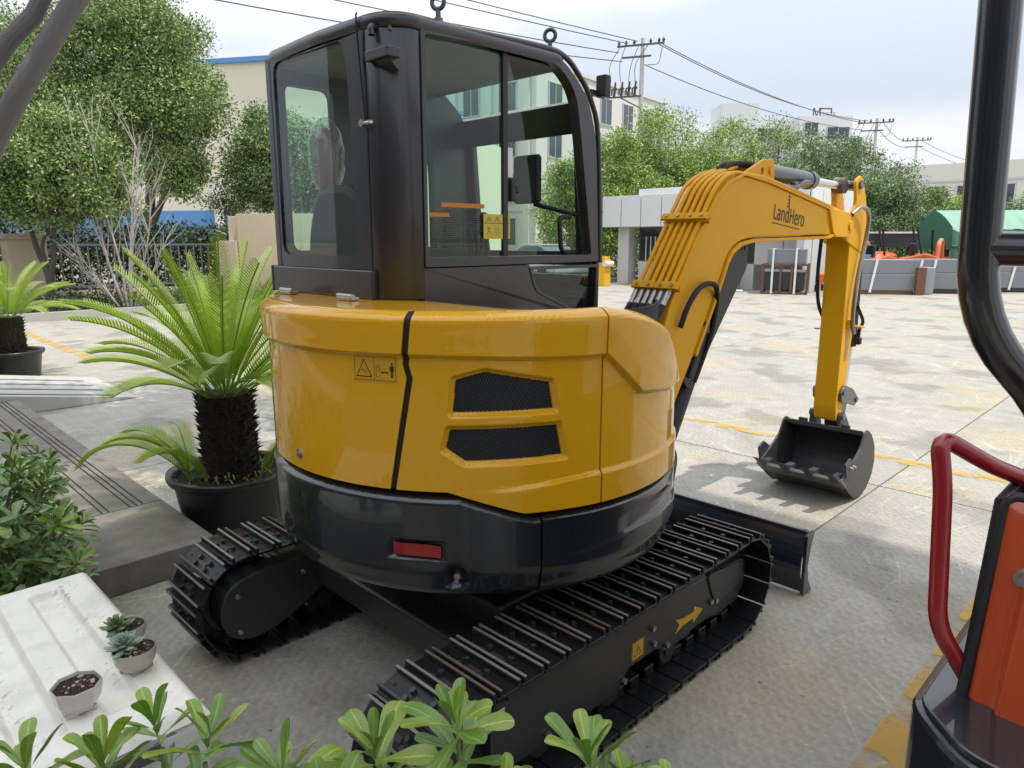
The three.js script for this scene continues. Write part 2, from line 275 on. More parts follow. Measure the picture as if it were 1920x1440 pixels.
{
  const b = thing('entrance_building', 'dark stone office building behind the viewer', 'building', yard(0, 0), YAW);
  const wm = std(lin(0.16, 0.155, 0.15), 0.8), gm = phy(lin(0.03, 0.04, 0.045), 0.08, { clearcoat: 0.5 });
  mesh('wall', [bx(26, 5.0, 0.4, 3.5, 2.5, 6.3)], wm, b);
  for (let i = 0; i < 6; i++) { const win = mesh('window', [bx(2.2, 3.2, 0.06, -4.2 + i * 3.6, 2.4, 6.08)], gm, b); mesh('window_frame', [bx(2.36, 0.08, 0.1, -4.2 + i * 3.6, 4.05, 6.06), bx(2.36, 0.08, 0.1, -4.2 + i * 3.6, 0.75, 6.06), bx(0.08, 3.2, 0.1, -5.34 + i * 3.6, 2.4, 6.06), bx(0.08, 3.2, 0.1, -3.06 + i * 3.6, 2.4, 6.06)], M.cab, win); }
  // added unseen slab on columns, blocks the sun to shade machine and ground
  const c = thing('added_shade_canopy', 'added unseen canopy slab on columns that blocks the sun over the yellow excavator', 'canopy', yard(0, 0), YAW);
  mesh('roof_slab', [bx(5.6, 0.3, 9.65, 6.15, 14.15, 0.675)], std(lin(0.5, 0.5, 0.5), 0.8), c);
  for (const z of [0.7, -3.8]) mesh('column', [bx(0.4, 14, 0.4, 8.6, 7.0, z)], wm, c);
}
// ---------------------------------------------------------------- the yellow excavator (local axes: x right, y up, -z forward)
const ex = thing('mini_excavator', 'yellow and black mini excavator with glazed cab, steel tracks and bucket resting on the ground', 'excavator', V(MX, 0, MZ), YAW);
const D2R = Math.PI / 180;
// curved body panel on the round tail: th in degrees (0 = rear, 90 = right)
function panel(thA, thB, hA, hB, rf, nu, nv, back = 0.03, lo = 0, hi = 1, cut = null) {
  const us = [-1, 0, ...Array.from({ length: nu - 1 }, (_, i) => (i + 1) / nu), 1, 2], vs = [-1, 0, ...Array.from({ length: nv - 1 }, (_, i) => (i + 1) / nv), 1, 2];
  const pos = [], uv = [], idx = [], flag = [];
  vs.forEach(v => us.forEach(u => {
    const uc = clamp(u), vc = clamp(v), inset = (u < 0 || u > 1 || v < 0 || v > 1);
    const thm = lerp(thA(0.5), thB(0.5), uc), h0 = hA(thm), h1 = hB(thm);
    let h = lerp(h0, h1, vc), th = lerp(thA(vc, h), thB(vc, h), uc);
    let r = rf(th, h); if (inset) r -= back;
    pos.push(r * Math.sin(th * D2R), h, r * Math.cos(th * D2R)); uv.push(th / 60, h); flag.push(cut ? cut(th, h) : false);
  }));
  const n = us.length;
  for (let j = 0; j < vs.length - 1; j++) for (let i = 0; i < n - 1; i++) { const a = j * n + i, b = a + 1, c = a + n, d = c + 1; if (flag[a] && flag[b] && flag[c] && flag[d]) continue; idx.push(a, b, d, a, d, c); }
  const g = new THREE.BufferGeometry(); g.setAttribute('position', new THREE.Float32BufferAttribute(pos, 3)); g.setAttribute('uv', new THREE.Float32BufferAttribute(uv, 2)); g.setIndex(idx); g.computeVertexNormals();
  return toCreasedNormals(g, 0.45);
}
// signed distance to a convex-ish polygon in (s,h) where s = arc length
const ARC = 0.763 * D2R;
function sdPoly(p, x, y) { let d = 1e9, s = 1; for (let i = 0, j = p.length - 1; i < p.length; j = i++) { const ex_ = p[j][0] - p[i][0], ey = p[j][1] - p[i][1], wx = x - p[i][0], wy = y - p[i][1], t = clamp((wx * ex_ + wy * ey) / (ex_ * ex_ + ey * ey)); const bx_ = wx - ex_ * t, by = wy - ey * t; d = Math.min(d, bx_ * bx_ + by * by); const c1 = y >= p[i][1], c2 = y < p[j][1], c3 = ex_ * wy > ey * wx; if ((c1 && c2 && c3) || (!c1 && !c2 && !c3)) s = -s; } return s * Math.sqrt(d); }
const deg = l => l.map(([t, h]) => [t * ARC, h]);
const vent1 = deg([[42.6, 1.160], [43.3, 1.257], [49.6, 1.280], [64.4, 1.243], [65.5, 1.163]]);
const vent2 = deg([[40.9, 1.053], [41.9, 1.110], [66.4, 1.112], [67.9, 1.017], [45.2, 1.013]]);
const HT = 1.452;
const lipH = th => th < 78 ? 1.322 - 0.014 * sst(34, 78, th) : th < 90 ? lerp(1.308, 1.172, (th - 78) / 12) : lerp(1.172, 1.148, clamp((th - 90) / 16));
const topH = th => HT - (th > 77 ? 0.066 * Math.pow((th - 77) / 23, 1.8) + (th > 101 ? 0.008 * (th - 101) : 0) : 0);
const lowCrease = th => lerp(0.925, 0.953, sst(44, 78, th));
function bodyR(th, h) {
  const L = lipH(th);
  let r = 0.763;
  r += 0.020 * sst(L - 0.004, L + 0.014, h);                    // upper band stands proud
  r += 0.003 * sst(L + 0.02, 1.42, h);
  const T = topH(th); if (h > T - 0.027) { const t = (h - T + 0.027) / 0.027; r -= 0.030 * t * t + 0.004 * t; }
  if (th > 42) { const c = lowCrease(th), k = sst(44, 60, th); r += 0.010 * k * (1 - sst(c - 0.012, c + 0.004, h)); }
  return r;
}
const ventDepth = (th, h) => { const s = th * ARC; return Math.min(sdPoly(vent1, s, h), sdPoly(vent2, s, h)); };
function bodyR2(th, h) { const d = ventDepth(th, h); return bodyR(th, h) - 0.016 * (1 - sst(0.0, 0.017, d)) - (d < -0.001 ? 0.022 : 0); }
const seam = h => (h > 1.30 ? lerp(32.6, 34.0, (h - 1.30) / 0.15) : h > 1.26 ? lerp(33.4, 32.6, (h - 1.26) / 0.04) : lerp(28.7, 33.4, (h - 0.92) / 0.34));
const yBot = th => th < 44 ? 0.922 : th < 60 ? lerp(0.922, 0.853, (th - 44) / 16) : th < 78 ? lerp(0.853, 0.85, (th - 60) / 18) : 0.85;
const c0 = x => () => x;
const hTop = th => topH(th);
mesh('rear_cover', panel(c0(-128), (v, h) => seam(h ?? lerp(0.922, HT, v)) - 0.75, yBot, hTop, bodyR, 110, 90), M.yellow, ex);
mesh('engine_door', panel((v, h) => seam(h ?? lerp(0.9, HT, v)) + 0.75, c0(77.4), yBot, hTop, bodyR2, 230, 240, 0.03, 0, 1, (t, h) => ventDepth(t, h) < -0.004), M.yellow, ex);
mesh('side_cover', panel(c0(77.9), c0(136), yBot, hTop, bodyR, 170, 220), M.yellow, ex);
// rubber seal in the seam between rear cover and door
mesh('door_seal', panel((v, h) => seam(h) - 1.0, (v, h) => seam(h) + 1.0, c0(0.925), c0(1.449), (t, h) => bodyR(t, h) - 0.006, 4, 60, 0.02), M.rubber, ex);
// inner wall so that seams look dark
mesh('inner_shell', panel(c0(-126), c0(134), c0(0.7), c0(1.43), () => 0.69, 80, 2, 0.01), M.rubber, ex);
{ // wire mesh behind the two vents
  const t = dataTex(128, (u, v) => { const a = Math.abs(((u * 12 + v * 6) % 1 + 1) % 1 - .5), b = Math.abs(((u * 12 - v * 6) % 1 + 1) % 1 - .5); return (a < .10 || b < .10) ? [0.25, 0.26, 0.29] : [0.012, 0.013, 0.02]; }, true);
  t.repeat.set(1, 1);
  const gm = std(lin(1, 1, 1), 0.5, { map: t, metalness: 0.2 });
  for (const [p, n] of [[vent1, 'vent_mesh'], [vent2, 'vent_mesh']]) {
    const ths = p.map(q => q[0] / ARC), hs = p.map(q => q[1]); const a = Math.min(...ths) - .4, b = Math.max(...ths) + .4, c = Math.min(...hs) - .006, d = Math.max(...hs) + .006;
    const g = grid(40, 4, (u, v) => { const th = lerp(a, b, u), h = lerp(c, d, v), r = 0.763 - 0.022; return [r * Math.sin(th * D2R), h, r * Math.cos(th * D2R)]; });
    const uv = g.attributes.uv; for (let i = 0; i < uv.count; i++) uv.setXY(i, uv.getX(i) * (b - a) * ARC * 10, uv.getY(i) * (d - c) * 10);
    mesh(n, g, gm, ex);
  }
}
{ // top deck of the body: level at the back, falling away beside the cab
  const deck = grid(88, 16, (u, v) => { const th = lerp(-128, 136, u), r = lerp(0.05, 0.744, v), x = r * Math.sin(th * D2R), z = r * Math.cos(th * D2R), edge = topH(th) - 0.001; const inner = HT - 0.001 - 0.115 * sst(0.42, -0.25, z) * sst(-0.2, 0.15, x); return [x, lerp(inner, edge, sst(0.60, 0.735, r)), z]; });
  mesh('top_deck', deck, M.yellow, ex);
  for (const x of [-0.43, -0.03]) mesh('hinge', [bx(0.075, 0.012, 0.04, x, HT + 0.006, 0.545, 0.003), rod(V(x - 0.045, HT + 0.014, 0.555), V(x + 0.045, HT + 0.014, 0.555), 0.009)], M.steel, ex);
}
// black counterweight
const cwTop = th => yBot(th) - 0.010;
function cwR(th, h) {
  let r = 0.772; const t = cwTop(th);
  r -= 0.045 * Math.pow(clamp((h - (t - 0.030)) / 0.030), 2.2);
  r -= 0.020 * sst(0.68, 0.60, h) + 0.05 * Math.pow(clamp((0.615 - h) / 0.05), 2);
  r -= 0.10 * Math.pow(clamp((-th - 15) / 60), 1.2) * sst(0.80, 0.56, h);
  // recess for the reflector, tow-eye pockets
  const s = th * ARC, rec = Math.max(Math.abs(s - 34.0 * ARC) - 0.078, Math.abs(h - 0.737) - 0.026); r -= 0.014 * (1 - sst(-0.002, 0.010, rec));
  for (const [tt, hh, ra] of [[43, 0.650, 0.048], [-8.5, 0.685, 0.05]]) { const d = Math.hypot((th - tt) * ARC, (h - hh) * 0.85); r -= 0.035 * (1 - sst(ra * 0.25, ra, d)); }
  return r;
}
function skirtR(th, h) { let r = 0.772; const t = cwTop(th); r -= 0.045 * Math.pow(clamp((h - (t - 0.022)) / 0.022), 2.2); r -= 0.02 * sst(0.67, 0.60, h) + 0.05 * Math.pow(clamp((0.605 - h) / 0.05), 2);
  const c = lerp(0.70, 0.735, sst(66, 100, th)); r -= 0.008 * sst(c + 0.065, c + 0.04, h) * sst(c - 0.012, c + 0.012, h) * sst(83, 88, th) * sst(114, 108, th); r += 0.006 * sst(c + 0.014, c - 0.014, h) * sst(66, 72, th); return r; }
mesh('counterweight', panel(c0(-128), c0(62.1), c0(0.572), cwTop, cwR, 190, 80, 0.06), M.gloss, ex);
mesh('side_skirt', panel(c0(62.5), c0(136), c0(0.572), cwTop, skirtR, 90, 60, 0.06), M.gloss, ex);
{ const pts = []; for (let t = -128; t <= 136; t += 4) pts.push([0.70 * Math.sin(t * D2R), 0.70 * Math.cos(t * D2R)]); mesh('floor_plate', [plan(pts, 0.575, 0.62, 0.004)], M.black, ex); }
{ // rear reflector strip and the bolt in the tow pocket
  const g = grid(16, 3, (u, v) => { const th = lerp(28.4, 39.6, u), h = lerp(0.717, 0.756, v) + (u < .75 ? 0 : -0.004 * (u - .75) * 4), r = 0.7655; return [r * Math.sin(th * D2R), h, r * Math.cos(th * D2R)]; });
  const t = dataTex(64, (u, v) => { const a = (Math.floor(u * 16) + Math.floor(v * 16)) % 2; return a ? [0.62, 0.03, 0.05] : [0.54, 0.02, 0.04]; }, true); t.repeat.set(6, 2);
  mesh('rear_reflector', g, phy(lin(1, 1, 1), 0.25, { map: t, clearcoat: 0.6 }), ex);
  const P = (th, h, r) => V(r * Math.sin(th * D2R), h, r * Math.cos(th * D2R));
  mesh('tow_bolt', [rod(P(43, 0.650, 0.725), P(43, 0.650, 0.752), 0.013, 0.011, 6)], M.steel, ex);
  mesh('cover_lock', [rod(P(-0.8, 0.972, 0.758), P(-0.8, 0.972, 0.768), 0.015), rod(P(-0.8, 0.972, 0.766), P(-0.8, 0.972, 0.7705), 0.008)], M.steel, ex);
}
{ // warning decal on the rear cover
  const t = canvasTex(512, 256, (c, w, h) => { c.fillStyle = '#c99a1c'; c.fillRect(0, 0, w, h); c.strokeStyle = '#3a2608'; c.lineWidth = 5; c.strokeRect(14, 14, w - 28, h - 28); c.beginPath(); c.moveTo(252, 14); c.lineTo(252, h - 14); c.stroke();
    c.lineWidth = 11; c.lineJoin = 'round'; c.beginPath(); c.moveTo(130, 44); c.lineTo(40, 210); c.lineTo(222, 210); c.closePath(); c.stroke();
    c.fillStyle = '#3a2608'; c.lineWidth = 5; c.beginPath(); c.moveTo(110, 130); c.lineTo(136, 180); c.moveTo(90, 150); c.lineTo(130, 145); c.lineTo(175, 150); c.moveTo(140, 165); c.lineTo(178, 168); c.stroke();
    c.lineWidth = 4; c.strokeRect(275, 95, 46, 110); c.strokeRect(285, 110, 26, 40);
    c.lineWidth = 10; c.beginPath(); c.moveTo(345, 160); c.lineTo(400, 160); c.stroke(); c.beginPath(); c.moveTo(330, 160); c.lineTo(356, 144); c.lineTo(356, 176); c.fill(); c.beginPath(); c.moveTo(416, 160); c.lineTo(390, 144); c.lineTo(390, 176); c.fill();
    c.beginPath(); c.arc(458, 78, 13, 0, 7); c.fill(); c.fillRect(441, 96, 34, 56); c.fillRect(431, 98, 8, 48); c.fillRect(477, 98, 8, 48); c.fillRect(443, 150, 13, 60); c.fillRect(460, 150, 13, 60); });
  const g = grid(24, 4, (u, v) => { const th = lerp(19.9, 30.6, u), h = lerp(1.248, 1.325, v) - 0.002, r = 0.7645; return [r * Math.sin(th * D2R), h, r * Math.cos(th * D2R)]; });
  mesh('warning_decal', g, decal(1, 1, t), ex);
}
// ---- undercarriage
{
  mesh('slew_ring', [new THREE.CylinderGeometry(0.34, 0.36, 0.12, 40).translate(0, 0.52, 0)], M.black, ex);
  mesh('center_frame', [bx(0.9, 0.18, 0.62, 0, 0.34, 0, 0.02), bx(1.24, 0.12, 0.26, 0, 0.27, 0.32, 0.02), bx(1.24, 0.12, 0.26, 0, 0.27, -0.36, 0.02)], M.under, ex);
  // triple-plate steel shoe shared by all
  const dark = [0.013, 0.013, 0.014], worn = [0.26, 0.24, 0.215], rusty = [0.17, 0.125, 0.095], mid = [0.045, 0.044, 0.043];
  const shoe = (tip, tip2) => {
    const l = [prep(bx(0.30, 0.010, 0.090, 0, 0, 0, 0.003), dark)];
    for (const [z, hh, c] of [[-0.039, 0.021, tip], [0.030, 0.021, tip2]]) { l.push(prep(bx(0.298, hh - 0.004, 0.011, 0, 0.005 + (hh - 0.004) / 2, z), dark)); l.push(prep(bx(0.296, 0.0045, 0.0085, 0, 0.005 + hh - 0.0022, z, 0.001), c)); }
    for (const sx of [-0.045, 0.045]) for (const sz of [-0.013, 0.016]) l.push(prep(new THREE.CylinderGeometry(0.0095, 0.0095, 0.013, 6).translate(sx, 0.011, sz), mid));
    l.push(prep(bx(0.05, 0.004, 0.018, 0.0, 0.0065, 0.002), mid)); for (const sx of [-0.118, 0.118]) l.push(prep(new THREE.CylinderGeometry(0.006, 0.006, 0.002, 10).translate(sx, 0.0058, 0.0), [0.004, 0.004, 0.004]));
    l.push(prep(bx(0.085, 0.04, 0.06, 0, -0.025, 0, 0.006), dark)); // chain link
    return mergeGeometries(l, false);
  };
  const shoes = [shoe(worn, worn), shoe(worn, rusty), shoe(rusty, worn), shoe([0.2, 0.19, 0.175], mid)];
  const f0 = -0.735, f1 = 0.775, Rr = 0.2030, yb = 0.030, L = f1 - f0, tot = 2 * L + 2 * Math.PI * Rr, N = 45;
  const at = s => { // centre-line of the chain -> [f, h, angle of outward normal]
    s = ((s % tot) + tot) % tot;
    if (s < L) return [f0 + s, yb + 2 * Rr + 0.012 * Math.sin(s / L * Math.PI) * 0 - 0.010 * Math.sin(s / L * Math.PI), 0];
    s -= L; if (s < Math.PI * Rr) { const a = s / Rr; return [f1 + Rr * Math.sin(a), yb + Rr + Rr * Math.cos(a), a]; }
    s -= Math.PI * Rr; if (s < L) return [f1 - s, yb, Math.PI];
    s -= L; const a = Math.PI + s / Rr; return [f0 + Rr * Math.sin(a), yb + Rr + Rr * Math.cos(a), a];
  };
  for (const sx of [1, -1]) {
    const tr = new THREE.Group(); tr.name = 'track'; tr.position.x = sx * 0.66; ex.add(tr);
    for (let i = 0; i < N; i++) { const [f, h, a] = at(i * tot / N + (sx > 0 ? 0.02 : 0.06)); const m = mesh('track_shoe', shoes[Math.floor(rnd() * 3.6)], M.trackSteel, tr); m.position.set(0, h, -f); m.rotation.x = -a; }
    // drive sprocket, idler, rollers
    const wheel = (f, h, r, w) => [new THREE.CylinderGeometry(r, r, w, 28).rotateZ(Math.PI / 2).translate(0, h, -f), new THREE.CylinderGeometry(r * .55, r * .5, w + 0.015, 20).rotateZ(Math.PI / 2).translate(0, h, -f)];
    mesh('drive_sprocket', wheel(f0, yb + Rr, 0.165, 0.05), M.under, tr); mesh('idler_wheel', wheel(f1, yb + Rr, 0.160, 0.07), M.under, tr);
    for (const f of [-0.38, -0.02, 0.34]) mesh('track_roller', wheel(f, 0.105, 0.058, 0.10), M.under, tr);
    mesh('carrier_roller', [rod(V(sx * -0.06, 0.375, 0.02), V(sx * 0.085, 0.375, 0.02), 0.036)], M.under, tr);
    // side frame with stepped lower edge and sloped roof
    const side = rpoly([[-0.60, 0.345], [0.60, 0.325], [0.90, 0.300], [0.92, 0.20], [0.86, 0.115], [0.66, 0.115], [0.60, 0.125], [0.50, 0.125], [0.45, 0.112], [0.30, 0.112], [0.24, 0.15], [0.06, 0.15], [0.0, 0.085], [-0.16, 0.09], [-0.42, 0.09], [-0.60, 0.10]], 0.018, 3);
    const fr = mesh('track_frame', [prof(side, sx > 0 ? -0.05 : -0.062, sx > 0 ? 0.062 : 0.05, 0.006), bx(0.15, 0.02, 1.1, 0, 0.345, 0.0, 0.004)], M.under, tr);
    const fx = sx * 0.064;
    for (const [f, h] of [[-0.37, 0.125], [0.03, 0.122], [0.20, 0.255], [0.21, 0.19], [0.30, 0.145], [0.62, 0.20], [0.66, 0.19]]) mesh('frame_bolt', [rod(V(fx, h, -f), V(fx + sx * 0.012, h, -f), 0.012, 0.012, 6)], M.steel, tr);
    // idler guard plate and final drive cover
    mesh('idler_guard', [prof(rpoly([[0.58, 0.33], [0.88, 0.295], [0.88, 0.2], [0.66, 0.17], [0.62, 0.24]], 0.03, 4), sx > 0 ? 0.060 : -0.070, sx > 0 ? 0.070 : -0.060, 0.003)], M.under, tr);
    mesh('motor_cover', [prof(rpoly([[-0.88, 0.225], [-0.84, 0.335], [-0.73, 0.365], [-0.40, 0.36], [-0.40, 0.22], [-0.62, 0.11], [-0.74, 0.085], [-0.84, 0.12]], 0.07, 6), sx > 0 ? -0.15 : 0.052, sx > 0 ? -0.052 : 0.15, 0.006)], M.under, tr);
    for (const [f, h] of [[-0.80, 0.29], [-0.80, 0.14], [-0.52, 0.30]]) mesh('cover_bolt', [rod(V(-sx * 0.15, h, -f), V(-sx * 0.158, h, -f), 0.011, 0.009, 8)], M.steel, tr);
    if (sx > 0) { // rear end plate with pull slot, decals
      mesh('end_plate', [prof(rpoly([[-0.615, 0.33], [-0.60, 0.33], [-0.60, 0.12], [-0.615, 0.12]], 0.002, 1), -0.05, 0.066, 0.001)], M.under, tr);
      mesh('arrow_decal', [prof([[0.362, 0.160], [0.392, 0.190], [0.362, 0.220], [0.415, 0.206], [0.495, 0.203], [0.495, 0.226], [0.565, 0.190], [0.495, 0.154], [0.495, 0.177], [0.415, 0.174]], 0.0625, 0.0635, 0.0001)], std(lin(0.74, 0.42, 0.02), 0.5), tr);
      const t = canvasTex(128, 160, (c, w, h) => { c.fillStyle = '#d8a41c'; c.fillRect(0, 0, w, h); c.strokeStyle = '#2b1d06'; c.lineWidth = 6; c.strokeRect(6, 6, w - 12, h - 12); c.beginPath(); c.moveTo(64, 50); c.lineTo(26, 125); c.lineTo(102, 125); c.closePath(); c.stroke(); c.fillStyle = '#2b1d06'; c.fillRect(60, 75, 8, 26); c.fillRect(60, 106, 8, 8); });
      const d = mesh('warning_decal', new THREE.PlaneGeometry(0.075, 0.075).rotateY(Math.PI / 2).translate(0.0632, 0.222, 0.0), decal(1, 1, t), tr);
      d.position.z = -0.115; d.position.y = -0.016;
      const t2 = canvasTex(64, 128, (c, w, h) => { c.fillStyle = '#e6e4de'; c.fillRect(0, 0, w, h); c.fillStyle = '#333'; for (let i = 0; i < 6; i++) c.fillRect(10, 60 + i * 9, 40, 4); c.strokeStyle = '#333'; c.strokeRect(14, 10, 36, 36); });
      mesh('serial_label', new THREE.PlaneGeometry(0.03, 0.065).rotateY(Math.PI / 2).translate(0.0632, 0.285, 0.57), decal(1, 1, t2), tr);
    }
  }
}
{ // dozer blade
  const bladeP = []; for (let i = 0; i <= 10; i++) { const t = i / 10; bladeP.push([1.36 - 0.055 * Math.sin(t * Math.PI) * 1.0 - 0.02 * (1 - t), 0.012 + t * 0.288]); }
  const inner = bladeP.slice().reverse().map(([f, h]) => [f - 0.014, h]);
  const b = mesh('dozer_blade', [prof([...bladeP.map(([f, h]) => [f, h]), ...inner], -0.815, 0.815, 0.002), bx(1.63, 0.022, 0.03, 0, 0.302, -1.352, 0.008)], M.gloss, ex);
  for (const sx of [-1, 1]) mesh('blade_end', [prof(rpoly([[1.30, 0.305], [1.385, 0.31], [1.35, 0.24], [1.33, 0.15], [1.35, 0.07], [1.40, 0.004], [1.30, 0.010]], 0.008, 3), sx > 0 ? 0.816 : -0.832, sx > 0 ? 0.832 : -0.816, 0.002)], M.gloss, b);
  for (const x of [-0.3, 0.0, 0.3]) mesh('blade_rib', [bx(0.012, 0.21, 0.05, x, 0.16, -1.29)], M.gloss, b);
  for (const x of [-0.28, 0.28]) mesh('blade_arm', [prof([[0.4, 0.22], [1.31, 0.08], [1.31, 0.18], [0.4, 0.34]], x - 0.04, x + 0.04, 0.005)], M.under, b);
}
// ---- cab
{
  const XR = 0.12, XL = -0.68, FR = -0.46;
  const outer = [[-0.34, 1.24], [-0.34, 2.318], [0.20, 2.345, 0.02], [0.36, 2.335, 0.12], [0.52, 2.21, 0.14], [0.575, 2.05, 0.12], [0.605, 1.56, 0.03], [0.605, 1.24]];
  const hole = rpoly([[-0.322, 1.592], [-0.318, 2.292], [0.20, 2.314, 0.03], [0.325, 2.300, 0.10], [0.43, 2.215, 0.12], [0.462, 2.06, 0.10], [0.545, 1.588]], 0.012, 5);
  const low = rpoly([[0.185, 1.535], [0.215, 1.462, 0.025], [0.52, 1.330], [0.575, 1.330], [0.585, 1.535]], 0.012, 5);
  const so = rpoly(outer, 0.004, 6);
  const leftHoles = [rpoly([[-0.41, 1.60], [-0.41, 2.245], [-0.19, 2.245], [-0.175, 1.60]], 0.045, 5), rpoly([[-0.10, 1.45], [-0.10, 2.255], [0.20, 2.27], [0.30, 2.20], [0.33, 1.95], [0.33, 1.45]], 0.05, 5)];
  const upper = rpoly([[-0.34, 1.556], ...outer.slice(1, 7).map((p, i) => i === 5 ? [0.605, 1.556] : p)], 0.004, 6);
  const cab = mesh('cab', [ringProf(upper, hole, XR - 0.045, XR, 0.006)], M.cab, ex);
  mesh('side_panel', [prof(rpoly([[-0.34, 1.24], [-0.34, 1.5555], [0.175, 1.5555], [0.208, 1.458, 0.02], [0.53, 1.318], [0.607, 1.318], [0.607, 1.24]], 0.003, 4), XR - 0.045, XR, 0.004)], M.cab, cab);
  mesh('front_post', [bx(0.045, 0.24, 0.018, XR - 0.0225, 1.437, -0.598, 0.003)], M.cab, cab);
  mesh('left_side_frame', [prof(rpoly([[-0.45, 1.24], [-0.45, 2.318], ...outer.slice(2)], 0.004, 6), XL, XL + 0.045, 0.006, leftHoles)], M.cab, cab);
  // rear right corner pillar (round) and its flat
  const pil = []; for (let i = 0; i <= 12; i++) { const a = i / 12 * Math.PI / 2; pil.push([XR - 0.12 + 0.12 * Math.sin(a), -(-0.34) + 0.12 * Math.cos(a)]); }
  for (let i = 12; i >= 0; i--) { const a = i / 12 * Math.PI / 2; pil.push([XR - 0.12 + 0.07 * Math.sin(a), 0.34 + 0.07 * Math.cos(a)]); }
  const pl = plan(pil, 1.452, 2.325, 0.004);
  mesh('corner_pillar', [toCreasedNormals(pl, 0.6)], M.cab, cab);
  mesh('left_pillar', [plan(rpoly([[XL, 0.44], [XL, 0.46], [XL + 0.055, 0.46], [XL + 0.055, 0.41], [XL, 0.41]], 0.018, 4), 1.452, 2.325, 0.003)], M.cab, cab);
  // rear glass panel: black printed border round a clear opening
  const rearO = [[XL + 0.05, 1.548], [XL + 0.05, 2.318], [-0.30, 2.335], [-0.005, 2.325], [-0.005, 1.548]];
  const rearH = rpoly([[-0.618, 1.592], [-0.612, 2.300], [-0.130, 2.300], [-0.105, 2.18, 0.02], [-0.088, 1.592]], 0.05, 6);
  mesh('rear_window_frame', [profZ(rearO, 0.448, 0.462, 0.002, [rearH])], M.frit, cab);
  mesh('rear_glass', new THREE.PlaneGeometry(0.53, 0.71).translate(-0.355, 1.946, 0.455), M.clearGlass, cab);
  mesh('rear_sill', [bx(0.70, 0.096, 0.03, -0.335, 1.500, 0.462, 0.006), bx(0.012, 0.10, 0.04, -0.688, 1.50, 0.46, 0.003)], M.cab, cab);
  mesh('lower_panel', [bx(0.035, 0.12, 0.5, XL + 0.03, 1.40, 0.2), bx(0.72, 0.2, 0.03, -0.30, 1.38, 0.43)], M.cab, cab);
  // raised rim round the right-hand glazing
  mesh('window_rim', [ringProf(rpoly([[-0.338, 1.558], [-0.336, 2.302], [0.20, 2.326], [0.335, 2.312, 0.1], [0.445, 2.22, 0.12], [0.48, 2.06, 0.1], [0.575, 1.558]], 0.01, 5), hole, XR - 0.004, XR + 0.006, 0.002)], M.cab, cab);
  // right glass: rear fixed pane, sliding pane in front of it, bar between
  const gl = (pts, x) => { const g = new THREE.ShapeGeometry(shp(pts)); g.rotateY(Math.PI / 2); g.translate(x, 0, 0); return g; };
  mesh('window_pane', gl(rpoly([[-0.325, 1.585], [-0.325, 2.296], [0.05, 2.31], [0.05, 1.585]], 0.004, 1), XR - 0.020), M.glass, cab);
  mesh('sliding_pane', gl(rpoly([[0.06, 1.585], [0.06, 2.306], [0.10, 2.28, 0.05], [0.17, 2.10, 0.1], [0.255, 1.585]], 0.004, 4), XR - 0.034), M.clearGlass, cab);
  mesh('window_bar', [bx(0.014, 0.735, 0.026, XR - 0.016, 1.948, -0.055, 0.003)], M.black, cab);
  mesh('window_latch', [bx(0.03, 0.085, 0.030, XR - 0.022, 1.832, -0.098, 0.006), bx(0.035, 0.03, 0.02, XR - 0.022, 1.835, -0.116, 0.006)], M.black, cab);
  mesh('latch_label', [bx(0.003, 0.105, 0.036, XR - 0.03, 1.93, -0.092)], M.white, cab);
  mesh('quarter_pane', gl(rpoly([[0.185, 1.535], [0.215, 1.462, 0.025], [0.52, 1.330], [0.575, 1.330], [0.585, 1.535]], 0.012, 5), XR - 0.02), M.glass, cab);
  { const rim = rpoly([[0.168, 1.548], [0.204, 1.452, 0.03], [0.53, 1.315], [0.60, 1.315], [0.60, 1.548]], 0.012, 5); mesh('quarter_rim', [ringProf(rim, low, XR - 0.003, XR + 0.004, 0.0015)], M.cab, cab); }
  // left panes, windscreen and its frame
  mesh('left_pane', gl(rpoly([[-0.42, 1.59], [-0.42, 2.25], [0.34, 2.27], [0.34, 1.44], [-0.11, 1.44], [-0.12, 1.59]], 0.01, 1), XL + 0.02), M.glass, cab);
  const wf = XR - 0.02, wl = XL + 0.02;
  const across = (p, b) => prof(p, wl, wf, b);
  mesh('windscreen_rail', [across([[0.50, 2.205], [0.555, 2.095], [0.525, 2.08], [0.47, 2.19]], 0.004)], M.cab, cab);
  mesh('windscreen_rail', [across([[0.575, 1.60], [0.600, 1.60], [0.600, 1.54], [0.575, 1.54]], 0.004)], M.cab, cab);
  mesh('windscreen_rail', [across([[0.30, 2.345], [0.36, 2.335], [0.40, 2.31], [0.36, 2.29], [0.30, 2.30]], 0.004)], M.cab, cab);
  for (const x of [XL + 0.05, XR - 0.075]) mesh('windscreen_post', [prof(rpoly([[0.53, 2.10], [0.56, 2.10], [0.605, 1.56], [0.565, 1.56]], 0.004, 1), x - 0.02, x + 0.03, 0.004)], M.cab, cab);
  const ws = [[0.592, 1.60], [0.578, 1.78], [0.562, 1.95], [0.545, 2.09]], us = [[0.485, 2.205], [0.44, 2.26], [0.38, 2.315]];
  const sheet = pts => grid(1, pts.length - 1, (u, v) => { const p = pts[Math.round(v * (pts.length - 1))]; return [lerp(wl, wf, u), p[1], -p[0]]; });
  mesh('windscreen', sheet(ws), M.clearGlass, cab); mesh('upper_windscreen', sheet(us), M.glass, cab);
  // front lower panel and floor, ceiling
  mesh('front_panel', [bx(0.72, 0.26, 0.03, -0.28, 1.37, -0.57)], M.cab, cab);
  mesh('cab_floor', [bx(0.74, 0.03, 1.0, -0.28, 1.25, -0.08)], M.black, cab);
  mesh('headliner', [bx(0.74, 0.012, 0.74, -0.28, 2.296, 0.06)], M.liner, cab);
